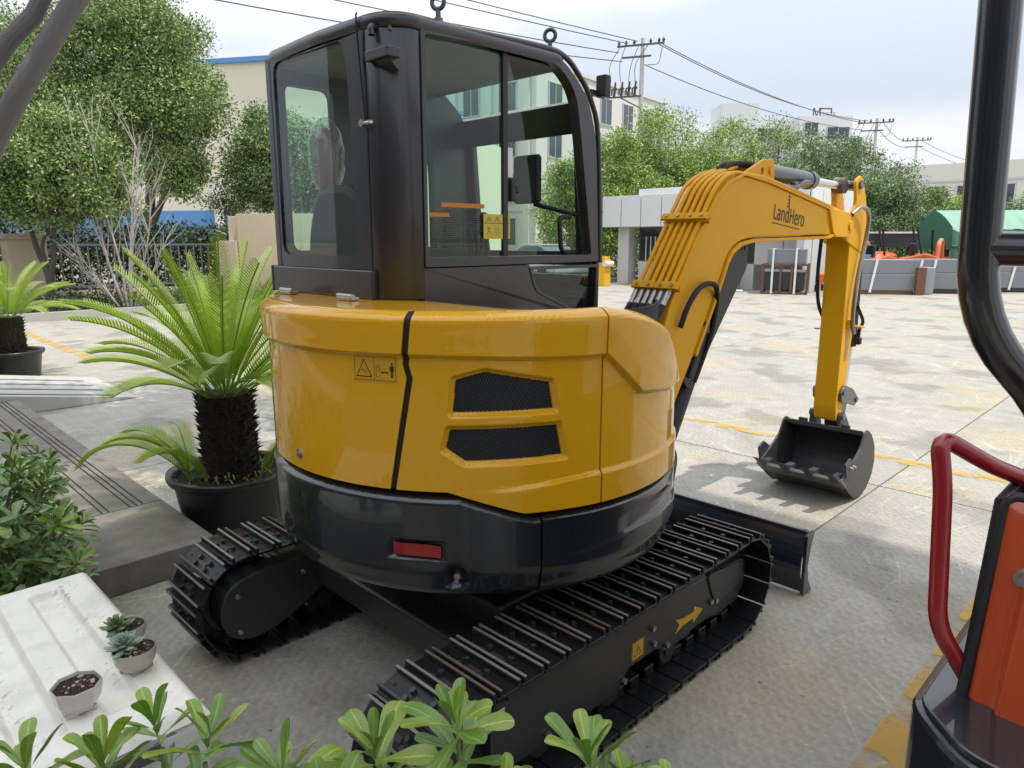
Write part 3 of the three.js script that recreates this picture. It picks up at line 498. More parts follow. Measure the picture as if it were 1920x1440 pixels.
  // domed roof
  const ol = rpoly([[XL - 0.006, 0.462], [-0.28, 0.482], [XR + 0.010, 0.462, 0.13], [XR + 0.010, -0.37, 0.05], [XL - 0.006, -0.37, 0.05]], 0.07, 8), n = ol.length, cx = -0.28, cz = 0.05;
  const rings = [[0.985, 2.300], [1.0, 2.312], [1.0, 2.328], [0.985, 2.342], [0.94, 2.350], [0.80, 2.362], [0.5, 2.378], [0.0, 2.384]];
  const pos = [], idx = [];
  rings.forEach(([s, h]) => { for (let i = 0; i < n; i++) pos.push(cx + (ol[i][0] - cx) * s, h, cz + (ol[i][1] - cz) * s); });
  for (let k = 0; k < rings.length - 1; k++) for (let i = 0; i < n; i++) { const a = k * n + i, b = k * n + (i + 1) % n, c = a + n, d = b + n; idx.push(a, d, b, a, c, d); }
  const rg = new THREE.BufferGeometry(); rg.setAttribute('position', new THREE.Float32BufferAttribute(pos, 3)); rg.setIndex(idx); rg.computeVertexNormals();
  mesh('roof', [rg], M.cab, cab);
  { const p = [[-0.33, 2.332], [0.20, 2.357], [0.36, 2.347], [0.455, 2.29], [0.53, 2.21], [0.585, 2.06], [0.615, 1.56]].map(([f, h]) => V(XR - 0.004, h - 0.006, -f)); mesh('rain_gutter', [tube(p, 0.011, 60, 8)], M.cab, cab); }
  // lifting eyes
  for (const f of [-0.233, 0.312]) { const e = new THREE.TorusGeometry(0.021, 0.0075, 10, 24); e.rotateY(0.5); e.translate(XR - 0.03, 2.408, -f); mesh('lifting_eye', [e, rod(V(XR - 0.03, 2.345, -f), V(XR - 0.03, 2.388, -f), 0.010, 0.008), new THREE.CylinderGeometry(0.016, 0.018, 0.012, 12).translate(XR - 0.03, 2.353, -f)], M.cyl, cab); }
  // work light on the front corner, wire, lock knob, bracket
  mesh('work_light', [bx(0.05, 0.085, 0.04, XR + 0.005, 2.262, -0.60, 0.006), bx(0.03, 0.02, 0.05, XR - 0.02, 2.235, -0.56)], M.black, cab);
  mesh('antenna_cable', [tube([V(-0.026, 2.352, 0.470), V(-0.024, 2.33, 0.474), V(-0.02, 2.2, 0.470), V(-0.006, 2.03, 0.466)], 0.003, 30, 6)], M.rubber, cab);
  mesh('lock_knob', [rod(V(-0.010, 2.018, 0.458), V(-0.010, 2.018, 0.482), 0.012, 0.012, 16), rod(V(0.016, 2.020, 0.455), V(0.016, 2.020, 0.472), 0.009, 0.007, 12), rod(V(-0.012, 2.018, 0.474), V(0.018, 2.020, 0.466), 0.005)], M.chrome, cab);
  mesh('lamp_bracket', [bx(0.12, 0.03, 0.05, 0.085, 2.212, 0.455, 0.003), prof([[-0.42, 2.2], [-0.46, 2.2], [-0.42, 2.165]], 0.05, 0.12, 0.001)], M.cab, cab);
  mesh('vent_elbow', [tube([V(0.045, 2.30, 0.445), V(0.05, 2.296, 0.468), V(0.052, 2.272, 0.470)], 0.011, 10, 8)], M.cab, cab);
  // seat
  const st = [[0, 0], [0.46, 0], [0.46, 0.4], [0, 0.4]];
  const back = rpoly([[-0.20, 0, 0.06], [0.20, 0, 0.06], [0.20, 0.30, 0.13], [0.13, 0.46, 0.10], [-0.13, 0.46, 0.10], [-0.20, 0.30, 0.13]], 0.05, 6);
  const bk = profZ(back, -0.05, 0.05, 0.035); bk.rotateX(-0.06); bk.translate(-0.31, 1.39, 0.385);
  mesh('seat', [bk, bx(0.46, 0.12, 0.46, -0.31, 1.42, 0.14, 0.05)], M.seat, cab);
  mesh('armrest', [bx(0.07, 0.05, 0.3, -0.555, 1.60, 0.20, 0.02), bx(0.07, 0.05, 0.3, -0.055, 1.60, 0.16, 0.02)], M.seat, cab);
  mesh('console', [bx(0.12, 0.28, 0.42, -0.03, 1.44, 0.08, 0.03), bx(0.12, 0.28, 0.40, -0.575, 1.42, 0.12, 0.03)], M.black, cab);
  for (const [x, z] of [[-0.03, -0.05], [-0.575, -0.05]]) mesh('joystick', [rod(V(x, 1.56, z), V(x, 1.68, z - 0.02), 0.010), bx(0.035, 0.09, 0.04, x, 1.71, z - 0.02, 0.016)], M.black, cab);
  for (const x of [-0.36, -0.26]) mesh('travel_lever', [rod(V(x, 1.27, -0.36), V(x, 1.62, -0.30), 0.008), rod(V(x, 1.60, -0.305), V(x, 1.70, -0.29), 0.014)], M.black, cab);
  mesh('monitor', [bx(0.15, 0.20, 0.035, -0.13, 1.90, -0.42, 0.025), rod(V(-0.10, 1.80, -0.43), V(0.06, 1.75, -0.54), 0.010)], M.black, cab);
  mesh('grab_handle', [pipe([V(XR - 0.05, 1.742, -0.47), V(XR - 0.05, 1.742, -0.40), V(XR - 0.05, 1.60, -0.415), V(XR - 0.05, 1.60, -0.51)], 0.010, 0.03)], M.black, cab);
  mesh('wrapped_extinguisher', [new THREE.CylinderGeometry(0.035, 0.035, 0.22, 16).translate(-0.60, 1.93, 0.26), new THREE.CylinderGeometry(0.014, 0.03, 0.05, 12).translate(-0.60, 2.06, 0.26)], phy(lin(0.28, 0.05, 0.04), 0.35, { clearcoat: 0.4 }), cab);
  { const bag = new THREE.SphereGeometry(0.075, 20, 16); const p = bag.attributes.position; for (let i = 0; i < p.count; i++) { const y = p.getY(i); const k = 0.9 + 0.18 * vn(i * 0.37, y * 60, 64, 64); p.setXYZ(i, p.getX(i) * k, y * 2.0, p.getZ(i) * k); } bag.computeVertexNormals(); bag.translate(-0.60, 1.98, 0.26); mesh('plastic_bag', bag, phy(lin(0.85, 0.88, 0.88), 0.05, { transmission: 0.9, thickness: 0 }), cab); }
  // window stickers
  const sg = (w, h, f, y, tex, off = 0.0185) => new THREE.PlaneGeometry(w, h).rotateY(Math.PI / 2).translate(XR - off, y, -f);
  const ty = canvasTex(256, 256, (c, w, h) => { c.fillStyle = '#b9a617'; c.fillRect(0, 0, w, h); c.strokeStyle = '#4a4308'; c.lineWidth = 6; for (const x of [50, 130, 212]) { c.beginPath(); c.moveTo(x, 30); c.lineTo(x - 34, 96); c.lineTo(x + 34, 96); c.closePath(); c.stroke(); c.beginPath(); c.moveTo(x, 50); c.lineTo(x, 86); c.stroke(); } c.beginPath(); c.moveTo(50, 128); c.lineTo(50, 170); c.lineTo(30, 215); c.moveTo(50, 170); c.lineTo(72, 210); c.moveTo(30, 150); c.lineTo(72, 150); c.stroke(); c.lineWidth = 3; for (let i = 0; i < 7; i++) { c.beginPath(); c.moveTo(100, 130 + i * 14); c.lineTo(155, 130 + i * 14); c.stroke(); } for (let i = 0; i < 7; i++) { c.beginPath(); c.moveTo(185, 130 + i * 14); c.lineTo(240, 130 + i * 14); c.stroke(); } });
  mesh('caution_sticker', sg(0.135, 0.088, 0.012, 1.697, ty, 0.012 - 0.0), decal(1, 1, ty), cab);
  const draw = ink => (c, w, h) => { c.fillStyle = ink ? '#000' : '#20302c'; c.fillRect(0, 0, w, h); c.fillStyle = ink ? '#fff' : '#b8752a'; c.fillRect(0, 0, w, 26); c.fillStyle = ink ? '#c8c8c8' : '#20302c'; for (let k = 0; k < 2; k++) for (let i = 0; i < 15; i++) c.fillRect(10 + k * 126, 44 + i * 13, 60 + ((i * 37 + k * 20) % 45), 5); c.fillRect(124, 26, 3, 230); c.fillRect(0, 252, w, 3); };
  const ghost = new THREE.MeshStandardMaterial({ map: canvasTex(256, 256, draw(false)), alphaMap: canvasTex(256, 256, draw(true)), transparent: true, roughness: 0.6 }), to = null;
  mesh('instruction_sticker', sg(0.20, 0.15, -0.145, 1.70, to, 0.0175), ghost, cab);
  mesh('instruction_sticker', sg(0.085, 0.13, -0.255, 1.675, to, 0.0168), ghost, cab);
}
// ---- boom, arm, bucket
const fontBold = await new FontLoader().loadAsync('fonts/droid/droid_sans_regular.typeface.json');
{
  const P = (x, f, h) => V(x, h, -f), X0 = 0.165, X1 = 0.332, XC = (X0 + X1) / 2;
  const back = [[0.60, 0.86], [0.876, 1.429], [1.011, 1.625], [1.175, 1.827], [1.288, 1.904], [1.436, 1.950], [1.69, 1.930], [2.08, 1.877], [2.53, 1.815], [2.70, 1.79]];
  const body = [...back, [2.80, 1.775], [2.83, 1.735], [2.79, 1.69], [2.494, 1.679], [1.757, 1.665], [1.56, 1.662], [1.425, 1.643], [1.345, 1.605], [1.30, 1.55], [1.239, 1.43], [1.053, 1.12], [0.78, 0.72], [0.68, 0.66], [0.58, 0.72]];
  const boom = mesh('boom', [prof(rpoly(body, 0.05, 4), X0, X1, 0.006)], M.yellowMatte, ex);
  // flange strip along the lower edge (weld backing), wrist plate at the tip
  const under = [[1.06, 1.13], [1.246, 1.435], [1.31, 1.555], [1.352, 1.60], [1.43, 1.636], [1.56, 1.654], [1.757, 1.658], [2.494, 1.672], [2.62, 1.70]];
  const fl = [...under, ...under.slice().reverse().map(([f, h]) => [f + 0.012, h - 0.016])];
  mesh('lower_flange', [prof(fl, X0 - 0.012, X1 + 0.012, 0.003)], M.yellowMatte, boom);
  const upF = back.slice(1); mesh('upper_flange', [prof([...upF, ...upF.slice().reverse().map(([f, h]) => [f - 0.004, h + 0.012])], X0 - 0.004, X1 + 0.010, 0.002)], M.yellowMatte, boom);
  mesh('swing_post', [prof(rpoly([[0.48, 0.45], [0.80, 0.45], [0.86, 0.70], [0.72, 0.86], [0.56, 0.80]], 0.05, 4), X0 - 0.07, X0 - 0.01, 0.006), prof(rpoly([[0.48, 0.45], [0.80, 0.45], [0.86, 0.70], [0.72, 0.86], [0.56, 0.80]], 0.05, 4), X1 + 0.01, X1 + 0.07, 0.006), rod(P(X0 - 0.08, 0.68, 0.73), P(X1 + 0.08, 0.68, 0.73), 0.04)], M.under, boom);
  for (const x of [X0 - 0.016, X1 - 0.006]) mesh('tip_plate', [prof(rpoly([[2.45, 1.83], [2.56, 1.665], [2.80, 1.665], [2.87, 1.74], [2.80, 1.81], [2.6, 1.825]], 0.05, 5), x, x + 0.022, 0.004)], M.yellowMatte, boom);
  // ears that carry the arm cylinder
  const ear = rpoly([[1.36, 1.92], [1.46, 1.965, 0.05], [1.66, 2.045, 0.03], [1.765, 2.05, 0.02], [1.79, 1.90]], 0.01, 4);
  const earHole = []; for (let i = 0; i < 14; i++) earHole.push([1.645 + 0.014 * Math.cos(i / 14 * 6.283), 1.985 + 0.018 * Math.sin(i / 14 * 6.283)]);
  for (const x of [X0 + 0.012, X1 - 0.032]) mesh('cylinder_ear', [prof(ear, x, x + 0.020, 0.004, [earHole])], M.yellowMatte, boom);
  mesh('ear_pin', [rod(P(X0, 1.735, 1.995), P(X1 - 0.004, 1.735, 1.995), 0.024)], M.yellowMatte, boom);
  // arm cylinder on top
  mesh('arm_cylinder', [rod(P(XC, 1.76, 1.995), P(XC, 2.36, 1.985), 0.047, 0.047, 24), rod(P(XC, 2.34, 1.985), P(XC, 2.40, 1.984), 0.052, 0.050, 24)], M.cyl, boom);
  mesh('cylinder_rod', [rod(P(XC, 2.38, 1.984), P(XC, 2.80, 1.978), 0.024, 0.024, 18)], M.chrome, boom);
  mesh('rod_eye', [rod(P(XC - 0.035, 2.83, 1.978), P(XC + 0.035, 2.83, 1.978), 0.048, 0.048, 20)], M.cyl, boom);
  mesh('cylinder_pipe', [pipe([P(X1 - 0.03, 1.86, 1.93), P(X1 - 0.02, 2.08, 1.925), P(X1 - 0.02, 2.17, 1.965), P(XC + 0.03, 2.35, 1.968)], 0.012, 0.04), bx(0.03, 0.04, 0.05, X1 - 0.03, 1.935, -2.06, 0.006)], M.cyl, boom);
  // six steel pipes up the back, clamp bars, fittings and hoses
  const nrm = (i) => { const a = back[Math.max(0, i - 1)], b = back[Math.min(back.length - 1, i + 1)], dx = b[0] - a[0], dy = b[1] - a[1], l = Math.hypot(dx, dy); return [-dy / l, dx / l]; };
  for (let k = 0; k < 6; k++) {
    const x = X0 - 0.012 + k * 0.0335, pts = [];
    const end = k < 2 ? 5 : k < 4 ? 5 : 5;
    pts.push(P(x, 0.876 - 0.035, 1.429 - 0.003), P(x, 1.198, 1.898), P(x, 1.335, 1.962));
    const lx = k < 4 ? lerp(X0 + 0.05, X0 + 0.10, k / 4) : x;
    if (k >= 4) { pts.push(P(x, 1.66, 1.955), P(x, 2.06, 1.905)); if (k === 5) pts.push(P(x + 0.01, 2.45, 1.845), P(x + 0.012, 2.60, 1.82)); }
    else pts.push(P(lx, 1.50, 2.00));
    mesh('hydraulic_pipe', [pipe(pts, 0.0105, 0.07, 10)], M.yellowMatte, boom);
    const d0 = V(0, 0.57, -0.42).normalize().multiplyScalar(-1), s = pts[0];
    mesh('hose_fitting', [rod(s.clone().addScaledVector(d0, -0.004), s.clone().addScaledVector(d0, 0.04), 0.014, 0.014, 6), rod(s.clone().addScaledVector(d0, 0.04), s.clone().addScaledVector(d0, 0.075), 0.012, 0.013, 12)], M.steel, boom);
    mesh('hydraulic_hose', [tube([s.clone().addScaledVector(d0, 0.07), s.clone().addScaledVector(d0, 0.20), P(x, 0.66, 0.98), P(x, 0.52, 0.80)], 0.0145, 24, 10)], M.rubber, boom);
  }
  const clamp_ = (i, t) => { const a = back[i], b = back[i + 1], n = nrm(i), f = lerp(a[0], b[0], t) + n[0] * 0.045, h = lerp(a[1], b[1], t) + n[1] * 0.045, ang = Math.atan2(b[1] - a[1], b[0] - a[0]); for (const [xa, xb] of [[X0 - 0.035, X0 + 0.085], [X0 + 0.088, X0 + 0.205]]) { const g = bx(xb - xa, 0.014, 0.036, 0, 0, 0, 0.003); g.rotateX(ang); g.translate((xa + xb) / 2, h, -f); const g2 = bx(xb - xa, 0.012, 0.030, 0, 0, 0, 0.003); g2.rotateX(ang); g2.translate((xa + xb) / 2, h - n[1] * 0.03, -(f - n[0] * 0.03)); const cb = mesh('pipe_clamp', [g, g2], M.yellowMatte, boom); for (const x of [xa + 0.03, xb - 0.03]) mesh('clamp_bolt', [rod(P(x, f, h), P(x, f + n[0] * 0.014, h + n[1] * 0.014), 0.008, 0.008, 6)], M.steel, boom); } };
  clamp_(2, 0.50); clamp_(1, 0.02);
  // braided black hoses over the knee to the arm cylinder
  for (const [x, dx] of [[X0 + 0.05, 0], [X0 + 0.085, 0.01]]) mesh('knee_hose', [tube([P(x, 1.38, 1.965), P(x, 1.44, 2.005), P(x + dx, 1.56, 2.02), P(x + dx, 1.72, 2.02)], 0.013, 24, 10)], M.rubber, boom);
  // boom lift cylinder under the boom, with long guard
  mesh('boom_cylinder', [rod(P(XC, 0.92, 0.62), P(XC, 1.24, 1.16), 0.05, 0.05, 22)], M.black, boom);
  mesh('boom_cylinder_rod', [rod(P(XC, 1.22, 1.14), P(XC, 1.46, 1.60), 0.026, 0.026, 18)], M.chrome, boom);
  const gA = [[1.00, 1.02], [1.055, 0.955], [1.125, 0.985], [1.20, 1.10], [1.565, 1.52], [1.545, 1.60], [1.40, 1.60]];
  mesh('cylinder_guard', [prof(rpoly(gA, 0.03, 4), XC + 0.052, XC + 0.066, 0.003), prof(rpoly([[1.20, 1.10], [1.565, 1.52], [1.553, 1.53], [1.188, 1.11]], 0.001, 1), XC - 0.06, XC + 0.052, 0.002)], M.black, boom);
  mesh('guard_bracket', [bx(0.03, 0.06, 0.05, XC + 0.075, 1.245, -1.16, 0.006), rod(P(XC + 0.07, 1.05, 1.02), P(XC + 0.07, 1.17, 1.23), 0.014)], M.black, boom);
  mesh('boom_hose', [tube([P(X1 + 0.02, 0.90, 1.27), P(X1 + 0.028, 0.95, 1.37), P(X1 + 0.03, 1.05, 1.445), P(X1 + 0.03, 1.17, 1.44), P(X1 + 0.0, 1.24, 1.34), P(X1 - 0.01, 1.22, 1.20), P(X1 - 0.02, 1.15, 1.05), P(X1 - 0.02, 1.11, 0.99)], 0.0125, 80, 10)], M.rubber, boom);
  // maker's lettering on the boom side
  {
    const dark = std(lin(0.03, 0.018, 0.012), 0.6);
    const t = new TextGeometry('LandHero', { font: fontBold, size: 0.074, depth: 0.0008, curveSegments: 4, bevelEnabled: true, bevelSize: 0.0012, bevelThickness: 0.0001, bevelSegments: 1 }); t.scale(0.86, 1, 1);
    t.computeBoundingBox(); const w = t.boundingBox.max.x;
    t.rotateY(Math.PI / 2); t.translate(X1 + 0.0005, 1.757, -1.765);
    const ang = -0.095; const about = (g) => { g.translate(0, -1.757, 1.765); g.rotateX(ang); g.translate(0, 1.757, -1.765); return g; };
    mesh('lettering', [about(t)], dark, boom);
    const logo = [prof([[1.765, 1.735], [2.10, 1.735], [2.10, 1.740], [1.765, 1.740]], X1 + 0.0004, X1 + 0.0012, 0)];
    for (let i = 0; i < 4; i++) { const y = 1.832 + i * 0.017, s = 0.016 - i * 0.0025; logo.push(prof([[1.935 - s, y], [1.935 - s * .2, y + 0.004], [1.935 - s * .2, y + 0.016], [1.935 - s, y + 0.010]], X1 + 0.0004, X1 + 0.0012, 0), prof([[1.935 + s, y], [1.935 + s * .2, y + 0.004], [1.935 + s * .2, y + 0.016], [1.935 + s, y + 0.010]], X1 + 0.0004, X1 + 0.0012, 0)); }
    logo.push(prof([[1.935 - 0.003, 1.90], [1.935, 1.918], [1.935 + 0.003, 1.90]], X1 + 0.0004, X1 + 0.0012, 0));
    mesh('emblem', logo.map(about), dark, boom);
  }
  // ---- arm
  const A0 = 0.182, A1 = 0.328;
  const armP = rpoly([[2.845, 1.70, 0.03], [2.865, 1.60, 0.02], [2.885, 1.14], [2.885, 0.56, 0.02], [2.905, 0.47, 0.02], [2.975, 0.455, 0.02], [3.005, 0.50, 0.03], [3.055, 1.00], [3.12, 1.50], [3.125, 1.66], [2.95, 1.72]], 0.02, 4);
  const arm = mesh('arm', [prof(armP, A0, A1, 0.005)], M.yellowMatte, ex);
  const earA = rpoly([[2.74, 1.74, 0.04], [2.775, 1.655, 0.03], [2.86, 1.62], [3.10, 1.56, 0.04], [3.135, 1.64, 0.04], [3.085, 1.86, 0.06], [2.985, 2.02, 0.03], [2.93, 2.045, 0.03], [2.865, 2.0, 0.03], [2.905, 1.87], [2.84, 1.80, 0.02]], 0.03, 5);
  for (const x of [A0 - 0.006, A1 - 0.014]) mesh('arm_ear', [prof(earA, x, x + 0.020, 0.004)], M.yellowMatte, arm);
  mesh('top_pin', [rod(P(A0 - 0.02, 2.93, 1.985), P(A1 + 0.02, 2.93, 1.985), 0.026, 0.026, 18)], M.cyl, arm);
  mesh('rod_end', [rod(P(XC, 2.80, 1.978), P(XC, 2.93, 1.985), 0.03, 0.036, 14)], M.cyl, arm);
  mesh('pivot_pin', [rod(P(A0 - 0.035, 2.79, 1.735), P(A1 + 0.03, 2.79, 1.735), 0.030, 0.030, 20)], M.yellowMatte, arm);
  // hoses at the elbow
  mesh('steel_pipe', [pipe([P(A1 + 0.02, 2.80, 1.80), P(A1 + 0.04, 2.90, 1.86), P(A1 + 0.05, 3.02, 1.82), P(A1 + 0.04, 3.03, 1.66), P(A1 + 0.035, 2.97, 1.46), P(A1 + 0.035, 2.935, 1.30), P(A1 + 0.03, 2.95, 1.13), P(A1 + 0.03, 3.00, 1.05)], 0.0135, 0.12)], std(lin(0.30, 0.29, 0.26), 0.3, { metalness: 0.7 }), arm);
  mesh('elbow_hose', [tube([P(A0 + 0.03, 2.72, 1.72), P(A0 + 0.0, 2.78, 1.60), P(A0 - 0.022, 2.83, 1.42), P(A0 - 0.018, 2.87, 1.24), P(A0 + 0.01, 2.93, 1.12)], 0.012, 30, 8)], M.rubber, arm);
  mesh('hose_bracket', [bx(0.10, 0.012, 0.06, A1 + 0.035, 1.095, -3.0, 0.003), bx(0.02, 0.06, 0.05, A1 + 0.008, 1.11, -2.96, 0.004)], M.yellowMatte, arm);
  mesh('side_pin', [rod(P(A0 - 0.05, 2.92, 1.07), P(A0, 2.92, 1.07), 0.004)], M.cyl, arm);
  // bucket cylinder on the front of the arm
  mesh('bucket_cylinder', [rod(P(XC, 3.23, 1.55), P(XC, 3.255, 0.93), 0.042, 0.042, 22), bx(0.05, 0.05, 0.04, XC + 0.05, 0.97, -3.25, 0.01), bx(0.05, 0.12, 0.10, XC, 1.54, -3.18, 0.01)], M.black, arm);
  mesh('bucket_cylinder_hose', [tube([P(A1 + 0.02, 3.05, 1.22), P(A1 + 0.03, 3.14, 1.12), P(XC + 0.06, 3.24, 1.05), P(XC + 0.055, 3.25, 0.98)], 0.011, 24, 8)], M.rubber, arm);
  mesh('bucket_cylinder_rod', [rod(P(XC, 3.255, 0.94), P(XC, 3.20, 0.60), 0.024, 0.024, 18)], M.chrome, arm);
  // tipping links
  for (const x of [A0 - 0.022, A1 + 0.004]) mesh('tipping_lever', [prof(rpoly([[2.90, 0.66], [2.96, 0.71], [3.12, 0.66], [3.22, 0.585], [3.18, 0.53], [3.04, 0.57], [2.92, 0.60]], 0.03, 4), x, x + 0.018, 0.004)], M.cyl, arm);
  mesh('bucket_link', [prof(rpoly([[3.12, 0.58], [3.21, 0.60], [3.15, 0.42], [3.06, 0.37], [3.03, 0.43]], 0.03, 4), XC - 0.045, XC + 0.045, 0.006)], M.cyl, arm);
  mesh('link_pins', [rod(P(A0 - 0.03, 2.945, 0.66), P(A1 + 0.03, 2.945, 0.66), 0.020), rod(P(A0 - 0.03, 3.185, 0.578), P(A1 + 0.03, 3.185, 0.578), 0.020), rod(P(A0 - 0.04, 2.945, 0.50), P(A1 + 0.04, 2.945, 0.50), 0.024)], M.cyl, arm);
  const td = canvasTex(64, 256, (c, w, h) => { c.fillStyle = '#b98a1d'; c.fillRect(0, 0, w, h); c.strokeStyle = '#3a2608'; c.lineWidth = 4; for (const y of [20, 120]) { c.beginPath(); c.moveTo(32, y); c.lineTo(10, y + 44); c.lineTo(54, y + 44); c.closePath(); c.stroke(); c.beginPath(); c.moveTo(20, y + 60); c.lineTo(44, y + 84); c.stroke(); } });
  mesh('caution_decal', new THREE.PlaneGeometry(0.05, 0.2).rotateY(Math.PI / 2).translate(A1 + 0.0012, 0.97, -2.975), decal(1, 1, td), arm);
  // ---- bucket
  const B0 = 0.0, B1 = 0.53;
  const shell = [[2.515, 0.195], [2.64, 0.105], [2.76, 0.028], [2.86, 0.016], [2.97, 0.045], [3.05, 0.12], [3.075, 0.21], [3.05, 0.31], [2.98, 0.395], [2.885, 0.425]];
  const cv = new THREE.CatmullRomCurve3(shell.map(([f, h]) => V(f, h, 0)), false, 'catmullrom', 0.3).getPoints(36);
  const cin = new THREE.Vector2(2.86, 0.24);
  const ring = [...cv.map(p => [p.x, p.y]), ...cv.slice().reverse().map(p => { const d = new THREE.Vector2(cin.x - p.x, cin.y - p.y).setLength(0.014); return [p.x + d.x, p.y + d.y]; })];
  const bucket = mesh('bucket', [prof(ring, B0 + 0.006, B1 - 0.006, 0.001)], M.bucket, ex);
  const sideP = rpoly([[2.515, 0.195], [2.64, 0.10], [2.76, 0.022], [2.86, 0.010], [2.975, 0.04], [3.055, 0.115], [3.082, 0.21], [3.056, 0.315], [2.985, 0.402], [2.90, 0.452], [2.855, 0.435], [2.80, 0.345], [2.66, 0.265]], 0.02, 3);
  for (const x of [B0 - 0.008, B1 - 0.006]) mesh('side_plate', [prof(sideP, x, x + 0.014, 0.002)], M.bucket, bucket);
  mesh('cutting_edge', [prof([[2.50, 0.198], [2.60, 0.128], [2.61, 0.142], [2.512, 0.214]], B0 - 0.01, B1 + 0.01, 0.003)], std(lin(0.17, 0.165, 0.155), 0.5, { metalness: 0.6 }), bucket);
  for (let i = 0; i < 4; i++) { const x = B0 + 0.035 + i * (B1 - 0.07) / 3; mesh('bucket_tooth', [prof([[2.40, 0.268], [2.53, 0.176], [2.60, 0.13], [2.61, 0.165], [2.545, 0.212], [2.47, 0.245]], x - 0.026, x + 0.026, 0.006), bx(0.045, 0.035, 0.07, x, 0.205, -2.575, 0.006)], M.bucket, bucket); }
  for (const [x, s] of [[B0 - 0.02, -1], [B1 + 0.008, 1]]) { mesh('side_cutter', [prof(rpoly([[2.53, 0.30], [2.60, 0.33], [2.70, 0.27], [2.62, 0.20], [2.56, 0.21]], 0.01, 2), x, x + 0.012, 0.002)], M.bucket, bucket); for (const f of [2.61, 2.655]) mesh('cutter_bolt', [rod(P(s > 0 ? x + 0.012 : x, f, 0.262), P(s > 0 ? x + 0.028 : x - 0.016, f, 0.262), 0.012, 0.010, 6)], M.steel, bucket); }
  mesh('bucket_lip', [bx(B1 - B0 - 0.03, 0.03, 0.016, (B0 + B1) / 2, 0.425, -2.885, 0.004), bx(0.06, 0.035, 0.02, 0.12, 0.445, -2.89, 0.006), bx(0.06, 0.035, 0.02, 0.40, 0.445, -2.89, 0.006)], M.bucket, bucket);
  for (const x of [A0 - 0.03, A1 + 0.012]) mesh('bucket_ear', [prof(rpoly([[2.90, 0.40], [2.92, 0.52], [2.97, 0.53], [3.08, 0.42], [3.10, 0.34], [3.0, 0.36]], 0.03, 4), x, x + 0.018, 0.003)], M.bucket, bucket);
}
